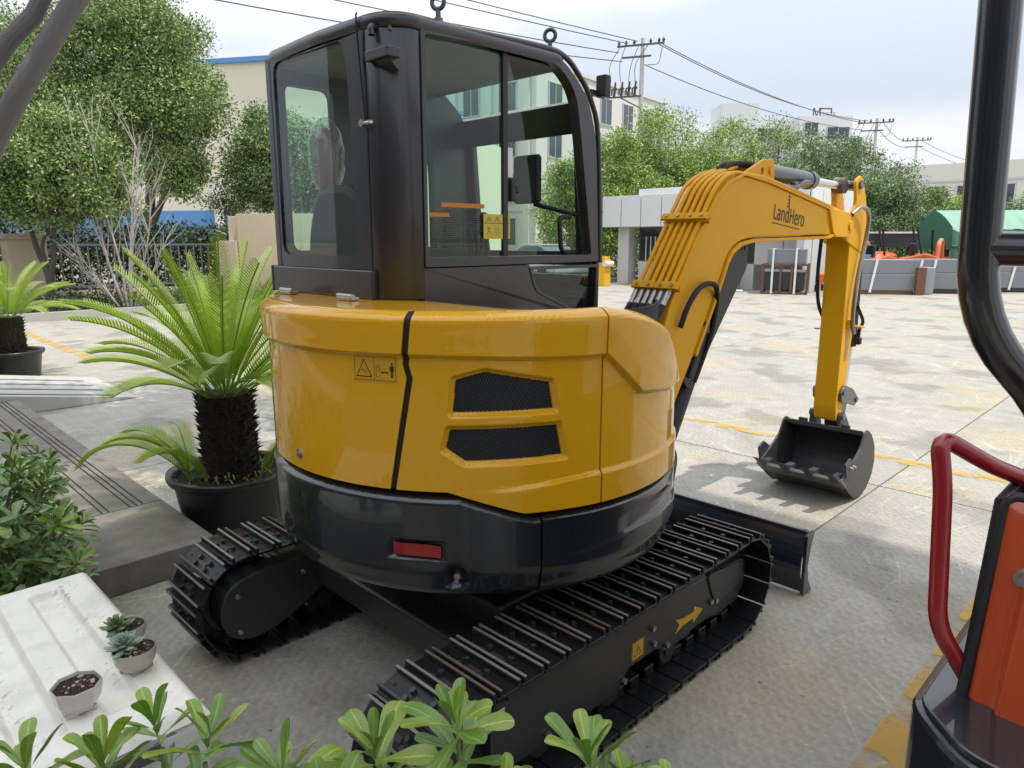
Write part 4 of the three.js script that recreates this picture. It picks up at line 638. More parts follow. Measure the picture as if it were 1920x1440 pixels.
// ---------------------------------------------------------------- second machine at the right edge
{
  const e = thing('orange_excavator', 'orange canopy excavator with black roll bar and red grab handle beside the yellow line', 'excavator', V(MX, 0, MZ), YAW);
  const P = (r, f, h) => V(r, h, -f);
  const orange = phy(lin(0.45, 0.06, 0.012), 0.36, { clearcoat: 0.6, clearcoatRoughness: 0.08 });
  const ol = rpoly([[1.775, 0.70, 0.04], [1.865, 0.80, 0.05], [2.1, 0.86, 0.1], [3.2, 0.86, 0.1], [3.3, 0.6, 0.1], [3.3, -1.3, 0.1], [1.775, -1.3, 0.1]], 0.05, 5);
  mesh('counterweight', [plan(ol, 0.46, 0.945, 0.012)], M.gloss, e);
  mesh('fender_plate', [plan(rpoly([[1.79, 0.705, 0.03], [1.87, 0.79, 0.03], [2.2, 0.83], [2.2, -1.2], [1.79, -1.2]], 0.04, 4), 0.945, 0.957, 0.005)], M.gloss, e);
  mesh('lower_box', [bx(1.2, 0.14, 1.5, 2.5, 0.39, 0.2, 0.02)], M.under, e);
  for (const x of [1.78, 3.0]) mesh('rubber_track', [prof(rpoly([[-0.9, 0.02, 0.18], [0.95, 0.02, 0.18], [0.95, 0.40, 0.18], [-0.9, 0.40, 0.18]], 0.18, 8), x, x + 0.28, 0.02)], M.rubber, e);
  // hood: leaning rear panel with a pressed rib, black seal round it
  const pan = (a, b, n = 40, m = 40) => grid(n, m, (u, v) => { const r = lerp(1.838, 3.0, u * u * 0.4 + u * 0.6), h = lerp(0.895, 1.262 - 0.05 * Math.pow(clamp((r - 1.86) / 0.4), 1), v); const l = lerp(1.836, 1.842, v); const rr_ = Math.max(r, l);
    const rib = sst(1.874, 1.882, r - 0.06 * (h - 0.9) * 0.5) * sst(1.222 - (r - 1.86) * 1.1, 1.20 - (r - 1.86) * 1.1, h); const ee = Math.min(u * 30, (1 - v) * 14, 1);
    return [rr_, h, 0.668 - (h - 0.9) * 0.28 + 0.016 * rib + a - 0.010 * (1 - ee) ** 2 + 0.0]; });
  const hood = mesh('hood_panel', pan(0, 0, 160, 120), orange, e);
  mesh('hood_bolt', [rod(P(1.886, -0.572, 1.157), P(1.886, -0.610, 1.150), 0.010, 0.010, 8), rod(P(1.886, -0.572, 1.157), P(1.886, -0.604, 1.150), 0.014, 0.016, 16)], M.steel, hood);
  mesh('hood_bolt', [rod(P(1.852, -0.64, 0.945), P(1.852, -0.672, 0.938), 0.009, 0.009, 8), rod(P(1.852, -0.64, 0.945), P(1.852, -0.668, 0.938), 0.014, 0.014, 16)], M.steel, hood);
  mesh('hood_body', [prof([[-0.62, 0.90], [-0.52, 1.23], [-0.3, 1.27], [0.1, 1.22], [0.1, 0.90]], 1.87, 3.0, 0.01)], orange, e);
  mesh('hood_seal', [pipe([P(1.833, -0.662, 0.90), P(1.842, -0.556, 1.262), P(1.90, -0.550, 1.258), P(2.4, -0.55, 1.20)], 0.009, 0.02), prof([[-0.655, 0.93], [-0.56, 1.255], [0.05, 1.25], [0.05, 0.93]], 1.826, 1.842, 0.004)], M.black, e);
  // red grab handle
  mesh('grab_handle', [pipe([P(1.87, -0.38, 1.235), P(1.81, -0.525, 1.295), P(1.750, -0.606, 1.350), P(1.766, -0.612, 1.275), P(1.788, -0.64, 1.052), P(1.835, -0.62, 0.972)], 0.0138, 0.035, 16)], M.red, e);
  // black roll bar: upright, knee, cross tube
  const up = [V(0.792, 2.75, -1.27), V(0.842, 1.56, -1.27), V(0.862, 1.44, -1.255), V(0.99, 1.30, -1.22), V(1.04, 0.98, -1.2)];
  const inv = new THREE.Matrix4().makeRotationY(YAW).setPosition(MX, 0, MZ).invert();
  const L = l => l.map(p => p.clone().applyMatrix4(inv));
  mesh('roll_bar', [pipe(L([V(1.7, 2.80, -1.2), V(0.772, 2.80, -1.27), V(0.828, 1.50, -1.27), V(0.985, 1.335, -1.24), V(1.06, 0.98, -1.2)]), 0.0325, 0.12, 20)], phy(lin(0.012, 0.013, 0.017), 0.3, { clearcoat: 1, clearcoatRoughness: 0.06 }), e);
  mesh('cross_tube', [rod(...L([V(0.815, 1.635, -1.27), V(1.6, 1.62, -1.05)]), 0.03, 0.03, 18)], M.gloss, e);
  mesh('canopy_roof', [bx(1.3, 0.06, 1.3, 2.5, 2.86, -0.3, 0.02)], M.black, e);
}
// ---------------------------------------------------------------- white cabinet with pots
{
  const dirt = dataTex(1024, (u, v) => { const k = 0.91 + 0.06 * (fbm(u, v, 5, 5) - .5); let s = sst(0.55, 0.64, fbm(u, v, 60, 3)) * sst(0.47, 0.60, fbm(u + .4, v + .2, 6, 3)); const band = Math.max(0, 1 - Math.abs(((v * 4.2 + 0.1) % 1) - 0.5) * 5); s *= 0.12 + 0.6 * band; const film = 0.06 * sst(.45, .7, fbm(u + .1, v + .8, 9, 4)); const q = k - s * 0.28 - film; return [q, q * 0.985, q * (0.945 - 0.1 * s)]; }, true);
  const cm = phy(lin(1, 1, 1), 0.42, { map: dirt, clearcoat: 0.2, clearcoatRoughness: 0.4 });
  const c = thing('metal_cabinet', 'weathered off-white metal cabinet with pressed ribs carrying small pots', 'cabinet', V(MX, 0, MZ), YAW);
  const R0 = -0.47, R1 = 0.50, F0 = -1.295, F1 = -2.15;
  const lid = grid(200, 160, (u, v) => {
    const r = lerp(R0, R1, u), f = lerp(F0, F1, v); const e = Math.min(r - R0, R1 - r, F0 - f, f - F1); const ch = Math.min(R1 - r, 9) + Math.min(F0 - f, 9);
    let h = 0.6 - 0.035 * Math.pow(1 - clamp(e / 0.035), 2.2);
    for (const [a, b] of [[-1.395, -1.485], [-1.555, -1.66], [-1.76, -1.87]]) { const m = Math.max(a < f ? f - a : b > f ? b - f : -Math.min(a - f, f - b), (R0 + 0.10) - r, r - (R1 - 0.11)); h -= 0.017 * (1 - sst(-0.012, 0.0, m)); }
    return [r, h, -f];
  });
  const uv = lid.attributes.uv; for (let i = 0; i < uv.count; i++) uv.setXY(i, uv.getX(i) * 0.97, uv.getY(i) * 0.85);
  mesh('lid', lid, cm, c);
  mesh('body', [bx(R1 - R0 - 0.004, 0.54, F0 - F1 - 0.004, (R0 + R1) / 2, 0.298, -(F0 + F1) / 2, 0.03)], std(lin(0.55, 0.55, 0.52), 0.5), c);
  mesh('side_handle', [bx(0.01, 0.04, 0.12, R1 + 0.001, 0.535, 1.47, 0.004)], M.cyl, c); mesh('screw', [rod(V(R1 + 0.004, 0.545, 1.44), V(R1 + 0.010, 0.545, 1.44), 0.008)], M.steel, c);
}
const soilMat = std(lin(1, 1, 1), 0.95, { map: dataTex(256, (u, v) => { const k = fbm(u, v, 30, 3), g = sst(.55, .7, fbm(u + .5, v + .5, 26, 2)); return [0.12 + 0.55 * g * k, 0.09 + 0.45 * g * k, 0.07 + 0.36 * g * k]; }, true), bumpMap: rep(grain, 1), bumpScale: 0.004 });
function pot(pos, turn, label, prf, seg, mat, soilR, soilH, feet) {
  const p = thing('plant_pot', label, 'pot', pos, turn, 'small pots on the white cabinet');
  const g = new THREE.LatheGeometry(prf.map(q => new THREE.Vector2(q[0], q[1])), seg); mesh('bowl', [seg < 12 ? toCreasedNormals(g, 0.3) : g], mat, p);
  mesh('soil', [new THREE.CylinderGeometry(soilR, soilR * 0.95, 0.006, seg < 12 ? seg : 24).translate(0, soilH, 0)], soilMat, p);
  for (let i = 0; i < 22; i++) { const a = rr(0, 6.28), d = Math.sqrt(rnd()) * soilR * 0.85, s = rr(0.0025, 0.0055), g2 = new THREE.IcosahedronGeometry(s, 0); g2.scale(1, 0.6, 1.2); g2.rotateY(a); g2.translate(Math.cos(a) * d, soilH + 0.004, Math.sin(a) * d); mesh('pebble', [g2], i % 2 ? pebA : pebB, p); }
  if (feet) for (let i = 0; i < 4; i++) { const a = i * Math.PI / 2 + 0.4; mesh('foot', [bx(0.024, 0.012, 0.012, Math.cos(a) * feet, 0.005, Math.sin(a) * feet, 0.003)], mat, p); }
  return p;
}
const pebA = std(lin(0.42, 0.33, 0.27), 0.9), pebB = std(lin(0.13, 0.085, 0.06), 0.9);
const glaze = phy(lin(0.40, 0.375, 0.29), 0.35, { clearcoat: 0.4, bumpMap: rep(coarse, 2), bumpScale: 0.002 }), pinkish = phy(lin(0.50, 0.45, 0.44), 0.3, { clearcoat: 0.5 });
const bowl = (R, h) => [[0.0, 0.008], [R * 0.62, 0.008], [R * 0.70, 0.012], [R * 0.90, h * 0.45], [R * 0.985, h * 0.85], [R, h], [R * 0.97, h + 0.002], [R * 0.93, h * 0.93], [R * 0.9, h * 0.8]];
{
  const Y = 0.6005;
  pot(yard(0.112, -1.352, Y), 0.3, 'cream glazed bowl holding the plain green rosette succulent', bowl(0.047, 0.056), 28, glaze, 0.043, 0.049, 0.024);
  pot(yard(0.249, -1.375, Y), 0.9, 'cream glazed bowl holding the pale blue-green rosette succulent', bowl(0.050, 0.060), 28, glaze, 0.046, 0.052, 0.025);
  pot(yard(0.325, -1.520, Y), 0.5, 'octagonal pale pink pot with bare gravel and no plant', bowl(0.052, 0.066), 8, pinkish, 0.047, 0.058, 0.026);
  const suc = (pos, label, c, n, s, tilt) => {
    const t = thing('succulent', label, 'succulent', pos, 0, 'rosette succulents'); const mt = phy(c, 0.5, { sheen: 0.3 });
    const lf = new THREE.SphereGeometry(1, 12, 8), p = lf.attributes.position; for (let i = 0; i < p.count; i++) { const x = p.getX(i), y = p.getY(i), z = p.getZ(i), k = (z + 1) / 2; p.setXYZ(i, x * (0.25 + 0.75 * Math.sin(Math.min(1, k * 1.15) * 2.2) * 0.9), y * 0.28 + 0.20 * z * z, z); } lf.scale(0.42, 0.5, 1); lf.translate(0, 0, 0.9); lf.computeVertexNormals();
    for (let i = 0; i < n; i++) { const k = i / n, m = mesh('leaf', lf, mt, t), sc = s * (1 - 0.62 * k); m.scale.setScalar(sc); m.rotation.order = 'YXZ'; m.rotation.y = i * 2.39996; m.rotation.x = -(0.05 + k * 1.15); m.position.y = 0.004 + k * s * 0.75; }
    t.rotation.z = tilt; return t;
  };
  suc(yard(0.122, -1.375, Y + 0.053), 'plain green rosette succulent in a cream bowl', lin(0.13, 0.20, 0.085), 22, 0.026, 0.1);
  suc(yard(0.240, -1.392, Y + 0.056), 'pale blue-green rosette succulent in a cream bowl', lin(0.22, 0.32, 0.23), 26, 0.028, 0.12);
}
// ---------------------------------------------------------------- leafy shrubs
const leafTex = dataTex(64, (u, v) => { const m = Math.abs(u - 0.5), rib = 1 - sst(0.015, 0.05, m), vein = (1 - sst(0.0, 0.12, Math.abs(((v * 9 + m * 4) % 1) - 0.5))) * 0.06; const k = 0.74 + 0.22 * rib - vein + 0.1 * (fbm(u, v, 8, 3) - .5); return [k * (0.97 + 0.08 * rib), k, k * (0.9 + 0.1 * rib)]; }, true, 128);
function leafGeo(L, W, curl, fold, twist = 0) { // obovate leaf along +z
  return grid(4, 10, (u, v0) => { const v = 1 - Math.pow(1 - v0, 1.7); const s = (u - 0.5) * 2, w = W * (0.10 + 0.98 * Math.pow(v, 0.95) * Math.sqrt(Math.max(0.002, 1 - Math.pow(v, 6))) * 1.02); const x = s * w * 0.5; const z = L * v * (1 - 0.12 * curl * v), tw = twist * v; const y = L * 0.12 - L * 0.12 + Math.abs(s) * w * fold - curl * L * 0.32 * v * v + 0.012 * L * Math.sin(v * 9 + s * 2); return [x * Math.cos(tw) - y * Math.sin(tw) * 0.2, y + x * Math.sin(tw), z]; });
}
const leafGeos = [leafGeo(1, 0.34, 0.25, 0.22), leafGeo(1, 0.38, 0.6, 0.12, 0.2), leafGeo(1, 0.31, 0.05, 0.3, -0.2), leafGeo(1, 0.40, 0.9, 0.10, 0.35), leafGeo(0.95, 0.36, 0.4, 0.2, -0.4)];
const leafM = (r, g, b, rough = 0.36) => phy(lin(r, g, b), rough, { map: leafTex, transmission: 0.22, thickness: 0, clearcoat: 0.25, clearcoatRoughness: 0.3 });
const youngLeaf = [leafM(0.40, 0.60, 0.075), leafM(0.30, 0.53, 0.085), leafM(0.50, 0.66, 0.08)], oldLeaf = [leafM(0.28, 0.48, 0.13), leafM(0.33, 0.53, 0.16), leafM(0.22, 0.40, 0.12)];
const twig = std(lin(0.16, 0.14, 0.085), 0.8), twigGreen = std(lin(0.22, 0.28, 0.10), 0.7);
function rosette(parent, p, axis, n, L, mats, open = 1) {
  const q = new THREE.Quaternion().setFromUnitVectors(V(0, 1, 0), axis.clone().normalize()), ph = rr(0, 6.28);
  for (let i = 0; i < n; i++) {
    const k = i / n, m = mesh('leaf', leafGeos[Math.floor(rnd() * 5)], mats[Math.floor(rnd() * mats.length)], parent), el = lerp(0.15, 1.25, Math.pow(k, 0.8)) * open + rr(-0.15, 0.15);
    m.quaternion.copy(q).multiply(new THREE.Quaternion().setFromEuler(new THREE.Euler(-el, ph + i * 2.399 + rr(-.2, .2), 0, 'YXZ'))); m.scale.setScalar(L * lerp(1.05, 0.55, k) * rr(0.72, 1.15)); m.position.copy(p).addScaledVector(axis, lerp(-0.30, 0.05, k) * L);
  }
}
{ // the shrub under the camera
  const tips = [[-0.585, 1.045, -0.76], [-0.475, 1.055, -0.71], [-0.446, 1.065, -0.775], [-0.355, 1.068, -0.755], [-0.259, 1.06, -0.73], [-0.173, 1.055, -0.755], [-0.066, 1.075, -0.755], [-0.016, 1.035, -0.71], [0.083, 1.052, -0.75], [0.145, 1.02, -0.75], [-0.52, 1.02, -0.66], [-0.36, 1.045, -0.66], [-0.2, 1.04, -0.66], [-0.105, 1.03, -0.66], [0.04, 1.02, -0.67], [-0.60, 1.0, -0.64], [-0.43, 1.01, -0.63], [-0.30, 1.0, -0.64], [-0.25, 0.99, -0.64], [-0.14, 1.0, -0.63], [-0.04, 0.99, -0.64], [0.10, 0.98, -0.66], [-0.66, 1.03, -0.72], [-0.53, 1.0, -0.72], [-0.40, 1.0, -0.71], [-0.22, 1.01, -0.69], [-0.10, 1.0, -0.71], [0.02, 1.0, -0.72], [0.19, 0.99, -0.75]];
  for (const [a, b, label] of [[0, 5, 'broad-leaved green shrub growing in front of the white cabinet'], [5, 10, 'broad-leaved green shrub growing in front of the near track']]) {
    const s = thing('leafy_shrub', label, 'shrub', V((tips[a][0] + tips[b - 1][0]) / 2, 0, -0.7), 0, 'broad-leaved shrubs'); const bp = s.position;
    const mine = tips.slice(a, b).concat(a ? [...tips.slice(12, 15), ...tips.slice(18, 22), ...tips.slice(25)] : [...tips.slice(10, 12), ...tips.slice(15, 18), ...tips.slice(22, 25)]);
    for (const [x, y, z] of mine) {
      const p = V(x + rr(-.015, .015), y - 0.02 + rr(-.008, .018), z + rr(-.02, .02)).sub(bp), sz = rr(0.8, 1.12), ax = V(rr(-.45, .45), 1, rr(-.45, .2)).normalize(), base = V(p.x * 0.5, 0, p.z * 0.5 + rr(-.05, .05));
      mesh('stem', [tube([base, V(p.x * 0.85, p.y * 0.55, p.z * 0.9), p.clone().addScaledVector(ax, -0.03)], 0.0032, 20, 6)], y > 1.05 ? twigGreen : twig, s);
      rosette(s, p, ax, 9 + Math.floor(rnd() * 4), 0.094 * sz, youngLeaf, rr(.85, 1.05)); rosette(s, p.clone().addScaledVector(ax, -0.05), ax, 7, 0.092 * sz, [youngLeaf[1], oldLeaf[1]], rr(.3, .65));
    }
  }
}
{ // hedge behind the cabinet
  const spots = [[-1.62, -1.42], [-1.08, -1.52], [-1.55, -2.0], [-0.95, -2.0]], labs = ['leafy hedge bush at the corner of the granite step', 'leafy hedge bush against the back of the white cabinet', 'leafy hedge bush deep behind the granite step', 'leafy hedge bush hard behind the white cabinet'];
  spots.forEach(([r, f], k) => {
    const s = thing('hedge_bush', labs[k], 'bush', yard(r, f), 0, 'hedge bushes'); const bk = [];
    for (let i = 0; i < 29; i++) {
      const a = rr(0, 6.28), e = Math.pow(rnd(), 0.55), rad = 0.36 * Math.sqrt(1 - (e * 0.92) ** 2) * 1.12, p = V(Math.cos(a) * rad, 0.32 + 0.47 * e + rr(-.05, .06), Math.sin(a) * rad), ax = V(Math.cos(a) * 0.75, 0.75 + e * 0.6, Math.sin(a) * 0.75).normalize();
      rosette(s, p, ax, 10, rr(0.085, 0.115), rnd() < 0.65 ? youngLeaf : oldLeaf, 0.9);
      bk.push(tube([V(rr(-.05, .05), 0, rr(-.05, .05)), V(p.x * 0.5, p.y * 0.6, p.z * 0.5), p], 0.004, 8, 5));
    }
    mesh('branches', bk, twig, s).userData.kind = 'stuff';
    const inner = new THREE.InstancedMesh(leafGeos[1], oldLeaf[0], 950), m4 = new THREE.Matrix4(); inner.name = 'inner_leaves'; inner.userData.kind = 'stuff'; inner.castShadow = inner.receiveShadow = true;
    for (let i = 0; i < 950; i++) { const a = rr(0, 6.28), e = rr(0.02, 0.9), rad = Math.sqrt(rnd()) * 0.38 * Math.sqrt(1 - (e * .9) ** 2); m4.compose(V(Math.cos(a) * rad, 0.05 + 0.7 * e, Math.sin(a) * rad), new THREE.Quaternion().setFromEuler(new THREE.Euler(rr(-1.2, .6), rr(0, 6.28), rr(-.5, .5), 'YXZ')), V(1, 1, 1).multiplyScalar(rr(0.08, 0.11))); inner.setMatrixAt(i, m4); }
    s.add(inner);
  });
}
// ---------------------------------------------------------------- cycads in black tubs
const frondMat = phy(lin(0.36, 0.50, 0.04), 0.5, { transmission: 0.6, thickness: 0 });
function frondGeo(L, rise, droop, wide = 0.15, n = 58, keel = 0.35) { // in the xy plane: starts along +x tilted up by rise
  const pts = []; let x = 0, y = 0, a = rise; for (let i = 0; i <= 24; i++) { pts.push(V(x, y, 0)); x += Math.cos(a) * L / 24; y += Math.sin(a) * L / 24; a -= droop / 24 * (0.4 + 1.2 * i / 24); }
  const c = new THREE.CatmullRomCurve3(pts), gs = [new THREE.TubeGeometry(c, 24, 0.0055 * Math.min(1.2, L), 5, false)];
  const pos = [], up0 = V(0, 1, 0);
  for (let i = 0; i < n; i++) {
    const t = 0.14 + 0.855 * i / (n - 1), p = c.getPointAt(t), d = c.getTangentAt(t), up = V(-d.y, d.x, 0), len = wide * Math.pow(Math.sin(Math.PI * (0.12 + 0.80 * (t - 0.14) / 0.86)), 0.55) * rr(0.92, 1.06);
    for (const s of [-1, 1]) {
      const lv = V(0, 0, s).multiplyScalar(0.82).addScaledVector(d, 0.55 + 0.35 * t).addScaledVector(up, keel).normalize(), w = d.clone().multiplyScalar(0.0048).addScaledVector(up, -0.001);
      const m = p.clone().addScaledVector(lv, len * 0.55).addScaledVector(up, len * 0.03), e = p.clone().addScaledVector(lv, len).addScaledVector(up, -len * 0.06);
      const P0 = p.clone().sub(w), P1 = p.clone().add(w), M0 = m.clone().sub(w), M1 = m.clone().add(w);
      for (const q of [P0, P1, M1, P0, M1, M0, M0, M1, e]) pos.push(q.x, q.y, q.z);
    }
  }
  const g = new THREE.BufferGeometry(); g.setAttribute('position', new THREE.Float32BufferAttribute(pos, 3)); g.computeVertexNormals(); gs.push(g); return merge(gs);
}
function tub(pos, label, R, h) {
  const t = thing('plant_tub', label, 'plant pot', pos, 0, 'black plastic tubs');
  mesh('tub', [new THREE.LatheGeometry([[0, 0.002], [R * 0.78, 0.002], [R * 0.80, 0.02], [R * 0.92, h - 0.05], [R, h - 0.045], [R * 1.03, h - 0.02], [R * 1.02, h], [R * 0.96, h + 0.002], [R * 0.9, h - 0.02], [R * 0.88, h - 0.12]].map(q => new THREE.Vector2(q[0], q[1])), 48)], phy(lin(0.010, 0.011, 0.013), 0.42, { clearcoat: 0.3, clearcoatRoughness: 0.3 }), t);
  mesh('soil', [new THREE.CylinderGeometry(R * 0.9, R * 0.88, 0.02, 32).translate(0, h - 0.055, 0)], soilMat, t);
  return t;
}
function cycadTrunk(parent, r, h0, h1) {
  const g = []; const core = new THREE.CylinderGeometry(r * 0.92, r * 0.88, h1 - h0, 24).translate(0, (h0 + h1) / 2, 0); g.push(core);
  const sc = new THREE.ConeGeometry(0.022, 0.05, 4); sc.scale(1, 1, 0.6);
  for (let y = h0 + 0.02, row = 0; y < h1; y += 0.026, row++) for (let i = 0; i < 20; i++) { const a = (i + (row % 2) * .5) / 20 * 6.283 + rr(-.12, .12), q = sc.clone(), e = rr(.7, 1.5); q.scale(e, e * rr(.8, 1.4), e); q.rotateX(1.0 + rr(-.45, .35)); q.rotateY(-a + Math.PI / 2); q.translate(Math.cos(a) * r * 0.93, y + rr(-.01, .01), Math.sin(a) * r * 0.93); g.push(q); }
  mesh('trunk', g, std(lin(0.022, 0.016, 0.012), 0.95), parent);
}
function cycad(pos, label, tall, litFrom, pups) {
  const c = thing('cycad', label, 'cycad', pos, 0, 'potted cycads');
  cycadTrunk(c, 0.165, 0.26, tall);
  const crown = (n, L, rise, droop, mat, wide, ph, spread = 0.08, keel = 0.35) => { const gs = [0, 1, 2, 3, 4].map(i => frondGeo(L * rr(.78, 1.06), rise + rr(-.14, .14), droop * rr(.7, 1.3), wide * rr(.85, 1.1), 46, keel)); for (let i = 0; i < n; i++) { const m = mesh('frond', gs[(i * 3) % 5], mat, c); m.rotation.y = ph + i / n * 6.283 + rr(-.12, .12); m.position.set(0, tall - 0.01 + rr(-.03, .03), 0); m.translateX(spread); m.rotateZ(rr(-.14, .12)); } };
  crown(14, 0.97, 1.12, 0.40, frondMat, 0.13, 0.2, 0.03, 0.28);      // new upright flush
  crown(8, 0.92, 1.38, 0.2, frondMat, 0.12, 0.55, 0.02, 0.28);
  crown(13, 0.95, 0.90, 0.75, frondMat, 0.14, 0.35, 0.06);
  crown(13, 0.84, 0.68, 1.0, frondMat, 0.13, 0.1, 0.08);
  if (pups) {
    const short = frondGeo(0.55, 1.2, 1.7, 0.10, 44), arch = frondGeo(0.72, 0.95, 2.1, 0.10, 50);
    for (const [x, z, ry, g] of [[-0.2, 0.10, 2.9, short], [-0.22, 0.05, 3.6, short], [-0.18, 0.12, 2.2, short], [-0.2, 0.08, 3.3, arch], [0.2, 0.12, 0.2, short], [0.22, 0.05, -0.6, short], [-0.05, 0.2, -2.0, short]]) { const m = mesh('pup_frond', g, frondMat, c); m.position.set(x, 0.27, z); m.rotation.y = ry; }
    mesh('hanging_frond', frondGeo(0.6, 0.9, 3.6, 0.11, 46), frondMat, c).position.set(0.02, tall - 0.02, 0.1);
  }
  return c;
}
const tubA = V(-1.665, 0, -4.02);
tub(tubA, 'large black plastic tub behind the left track holding the tall cycad', 0.345, 0.33);
cycad(tubA.clone().setY(0.0), 'tall cycad with bright new fronds in a black tub beside the excavator', 0.78, 0, true);
const tubB = yard(-8.26, -0.11);
tub(tubB, 'black plastic tub at the top of the concrete ramp holding the smaller cycad', 0.33, 0.34);
{ const c = thing('cycad', 'dark green cycad in a black tub beside the concrete ramp', 'cycad', tubB.clone(), 0, 'potted cycads'); cycadTrunk(c, 0.16, 0.26, 0.74);
  for (const [n, L, rise, droop, ph] of [[9, 0.78, 1.2, 0.6, 0], [10, 0.80, 0.8, 0.8, .3], [10, 0.78, 0.42, 0.8, .1]]) { const g = frondGeo(L, rise, droop, 0.13, 50); for (let i = 0; i < n; i++) { const m = mesh('frond', g, frondMat, c); m.rotation.y = ph + i / n * 6.283 + rr(-.1, .1); m.position.y = 0.73; m.translateX(0.06); } } }
{ // weeds in the near tub
  const w = thing('tub_weeds', 'small green weeds growing in the tub round the tall cycad', 'weeds', tubA.clone().setY(0.275), 0);
  const im = new THREE.InstancedMesh(leafGeos[2], oldLeaf[1], 160), m4 = new THREE.Matrix4(); im.name = 'weed_leaves'; im.userData.kind = 'stuff'; for (let i = 0; i < 160; i++) { const a = rr(0, 6.28), d = rr(0.17, 0.29); m4.compose(V(Math.cos(a) * d, rr(0, 0.05), Math.sin(a) * d), new THREE.Quaternion().setFromEuler(new THREE.Euler(rr(-1.3, -.1), rr(0, 6.28), 0, 'YXZ')), V(1, 1, 1).multiplyScalar(rr(.025, .05))); im.setMatrixAt(i, m4); } im.castShadow = true; w.add(im);
}
// ---------------------------------------------------------------- trees
const leafQuad = (() => { const pos = []; const N = 9; for (let i = 0; i < N; i++) { const d = V(rr(-1, 1), rr(-1, 1), rr(-1, 1)).normalize(), c = d.clone().multiplyScalar(rr(0.25, 1)), a = d.clone().add(V(rr(-.6, .6), rr(-.6, .2), rr(-.6, .6))).normalize(), b = V(rr(-1, 1), rr(-.4, 1), rr(-1, 1)).cross(a).normalize(), L = rr(0.42, 0.62), W = L * 0.24, m = c.clone().addScaledVector(a, L * 0.5), e = c.clone().addScaledVector(a, L), l = m.clone().addScaledVector(b, W), r = m.clone().addScaledVector(b, -W); for (const q of [c, r, l, l, r, e]) pos.push(q.x, q.y, q.z); } const g = new THREE.BufferGeometry(); g.setAttribute('position', new THREE.Float32BufferAttribute(pos, 3)); g.computeVertexNormals(); return g; });
const clumps = [leafQuad(), leafQuad(), leafQuad(), leafQuad()];
const treeLeaf = std(lin(1, 1, 1), 0.5, { side: THREE.DoubleSide });
const greyBark = std(lin(0.16, 0.15, 0.15), 0.85, { bumpMap: rep(coarse, 3, 3), bumpScale: 0.008 });
const bark = std(lin(0.13, 0.105, 0.085), 0.9, { bumpMap: rep(coarse, 2, 6), bumpScale: 0.01 }), paleBark = std(lin(0.42, 0.38, 0.34), 0.85);
function tree(name, label, group, pos, stems, blobs, n, size, cols) {
  const t = thing(name, label, 'tree', pos, 0, group);
  const tg = stems.map(st => taperTube(st.map(q => V(q[0], q[1], q[2])), st[0][3], st[0][3] * 0.3, 26, 12, 0.06));
  if (tg.length) mesh('trunk', tg, name === 'shade_tree' ? greyBark : bark, t);
  const im = new THREE.InstancedMesh(clumps[Math.floor(rnd() * 4)], treeLeaf, n), m4 = new THREE.Matrix4(), col = new THREE.Color(), vol = blobs.map(b => b[3] * b[4]), tv = vol.reduce((a, b) => a + b);
  const subs = blobs.map(b => Array.from({ length: 17 }, () => { const d = V(rr(-1, 1), rr(-.9, 1), rr(-1, 1)).normalize(), q = rr(0.55, 0.98); return [d.x * q, d.y * q, d.z * q, b[3] * rr(0.24, 0.46)]; }));
  for (let i = 0; i < n; i++) {
    let k = 0, s = rnd() * tv; while (k < blobs.length - 1 && s > vol[k]) { s -= vol[k]; k++; }
    const [x, y, z, rx, ry] = blobs[k], cl = subs[k][Math.floor(rnd() * subs[k].length)], d = V(rr(-1, 1), rr(-1, 1), rr(-1, 1)); if (d.lengthSq() < 0.01) d.set(0, 1, 0); d.normalize();
    const core = i % 10 < 4, rad = core ? 0 : Math.pow(rnd(), 0.45) * cl[3]; if (core) { const q = Math.cbrt(rnd()) * 0.86; cl.core = [d.x * q, d.y * q, d.z * q]; }
    const o3 = core ? cl.core : cl;
    m4.compose(V(x + o3[0] * rx + d.x * rad, y + o3[1] * ry + d.y * rad * 0.72, z + o3[2] * rx + d.z * rad), new THREE.Quaternion().setFromEuler(new THREE.Euler(rr(0, 6.28), rr(0, 6.28), rr(0, 6.28))), V(1, 1, 1).multiplyScalar(size * rr(0.7, 1.3)));
    im.setMatrixAt(i, m4); const c = cols[Math.floor(rnd() * cols.length)], v = rr(0.8, 1.2); im.setColorAt(i, col.setRGB(c[0] * v, c[1] * v, c[2] * v));
  }
  im.name = 'crown'; im.userData.kind = 'stuff'; im.castShadow = im.receiveShadow = true; t.add(im); return t;
}
const gA = [[0.18, 0.265, 0.075], [0.22, 0.31, 0.09], [0.13, 0.205, 0.06], [0.27, 0.35, 0.115]], gB = [[0.27, 0.38, 0.09], [0.33, 0.44, 0.11], [0.20, 0.30, 0.075]], gC = [[0.13, 0.20, 0.085], [0.16, 0.24, 0.10], [0.21, 0.29, 0.13]];
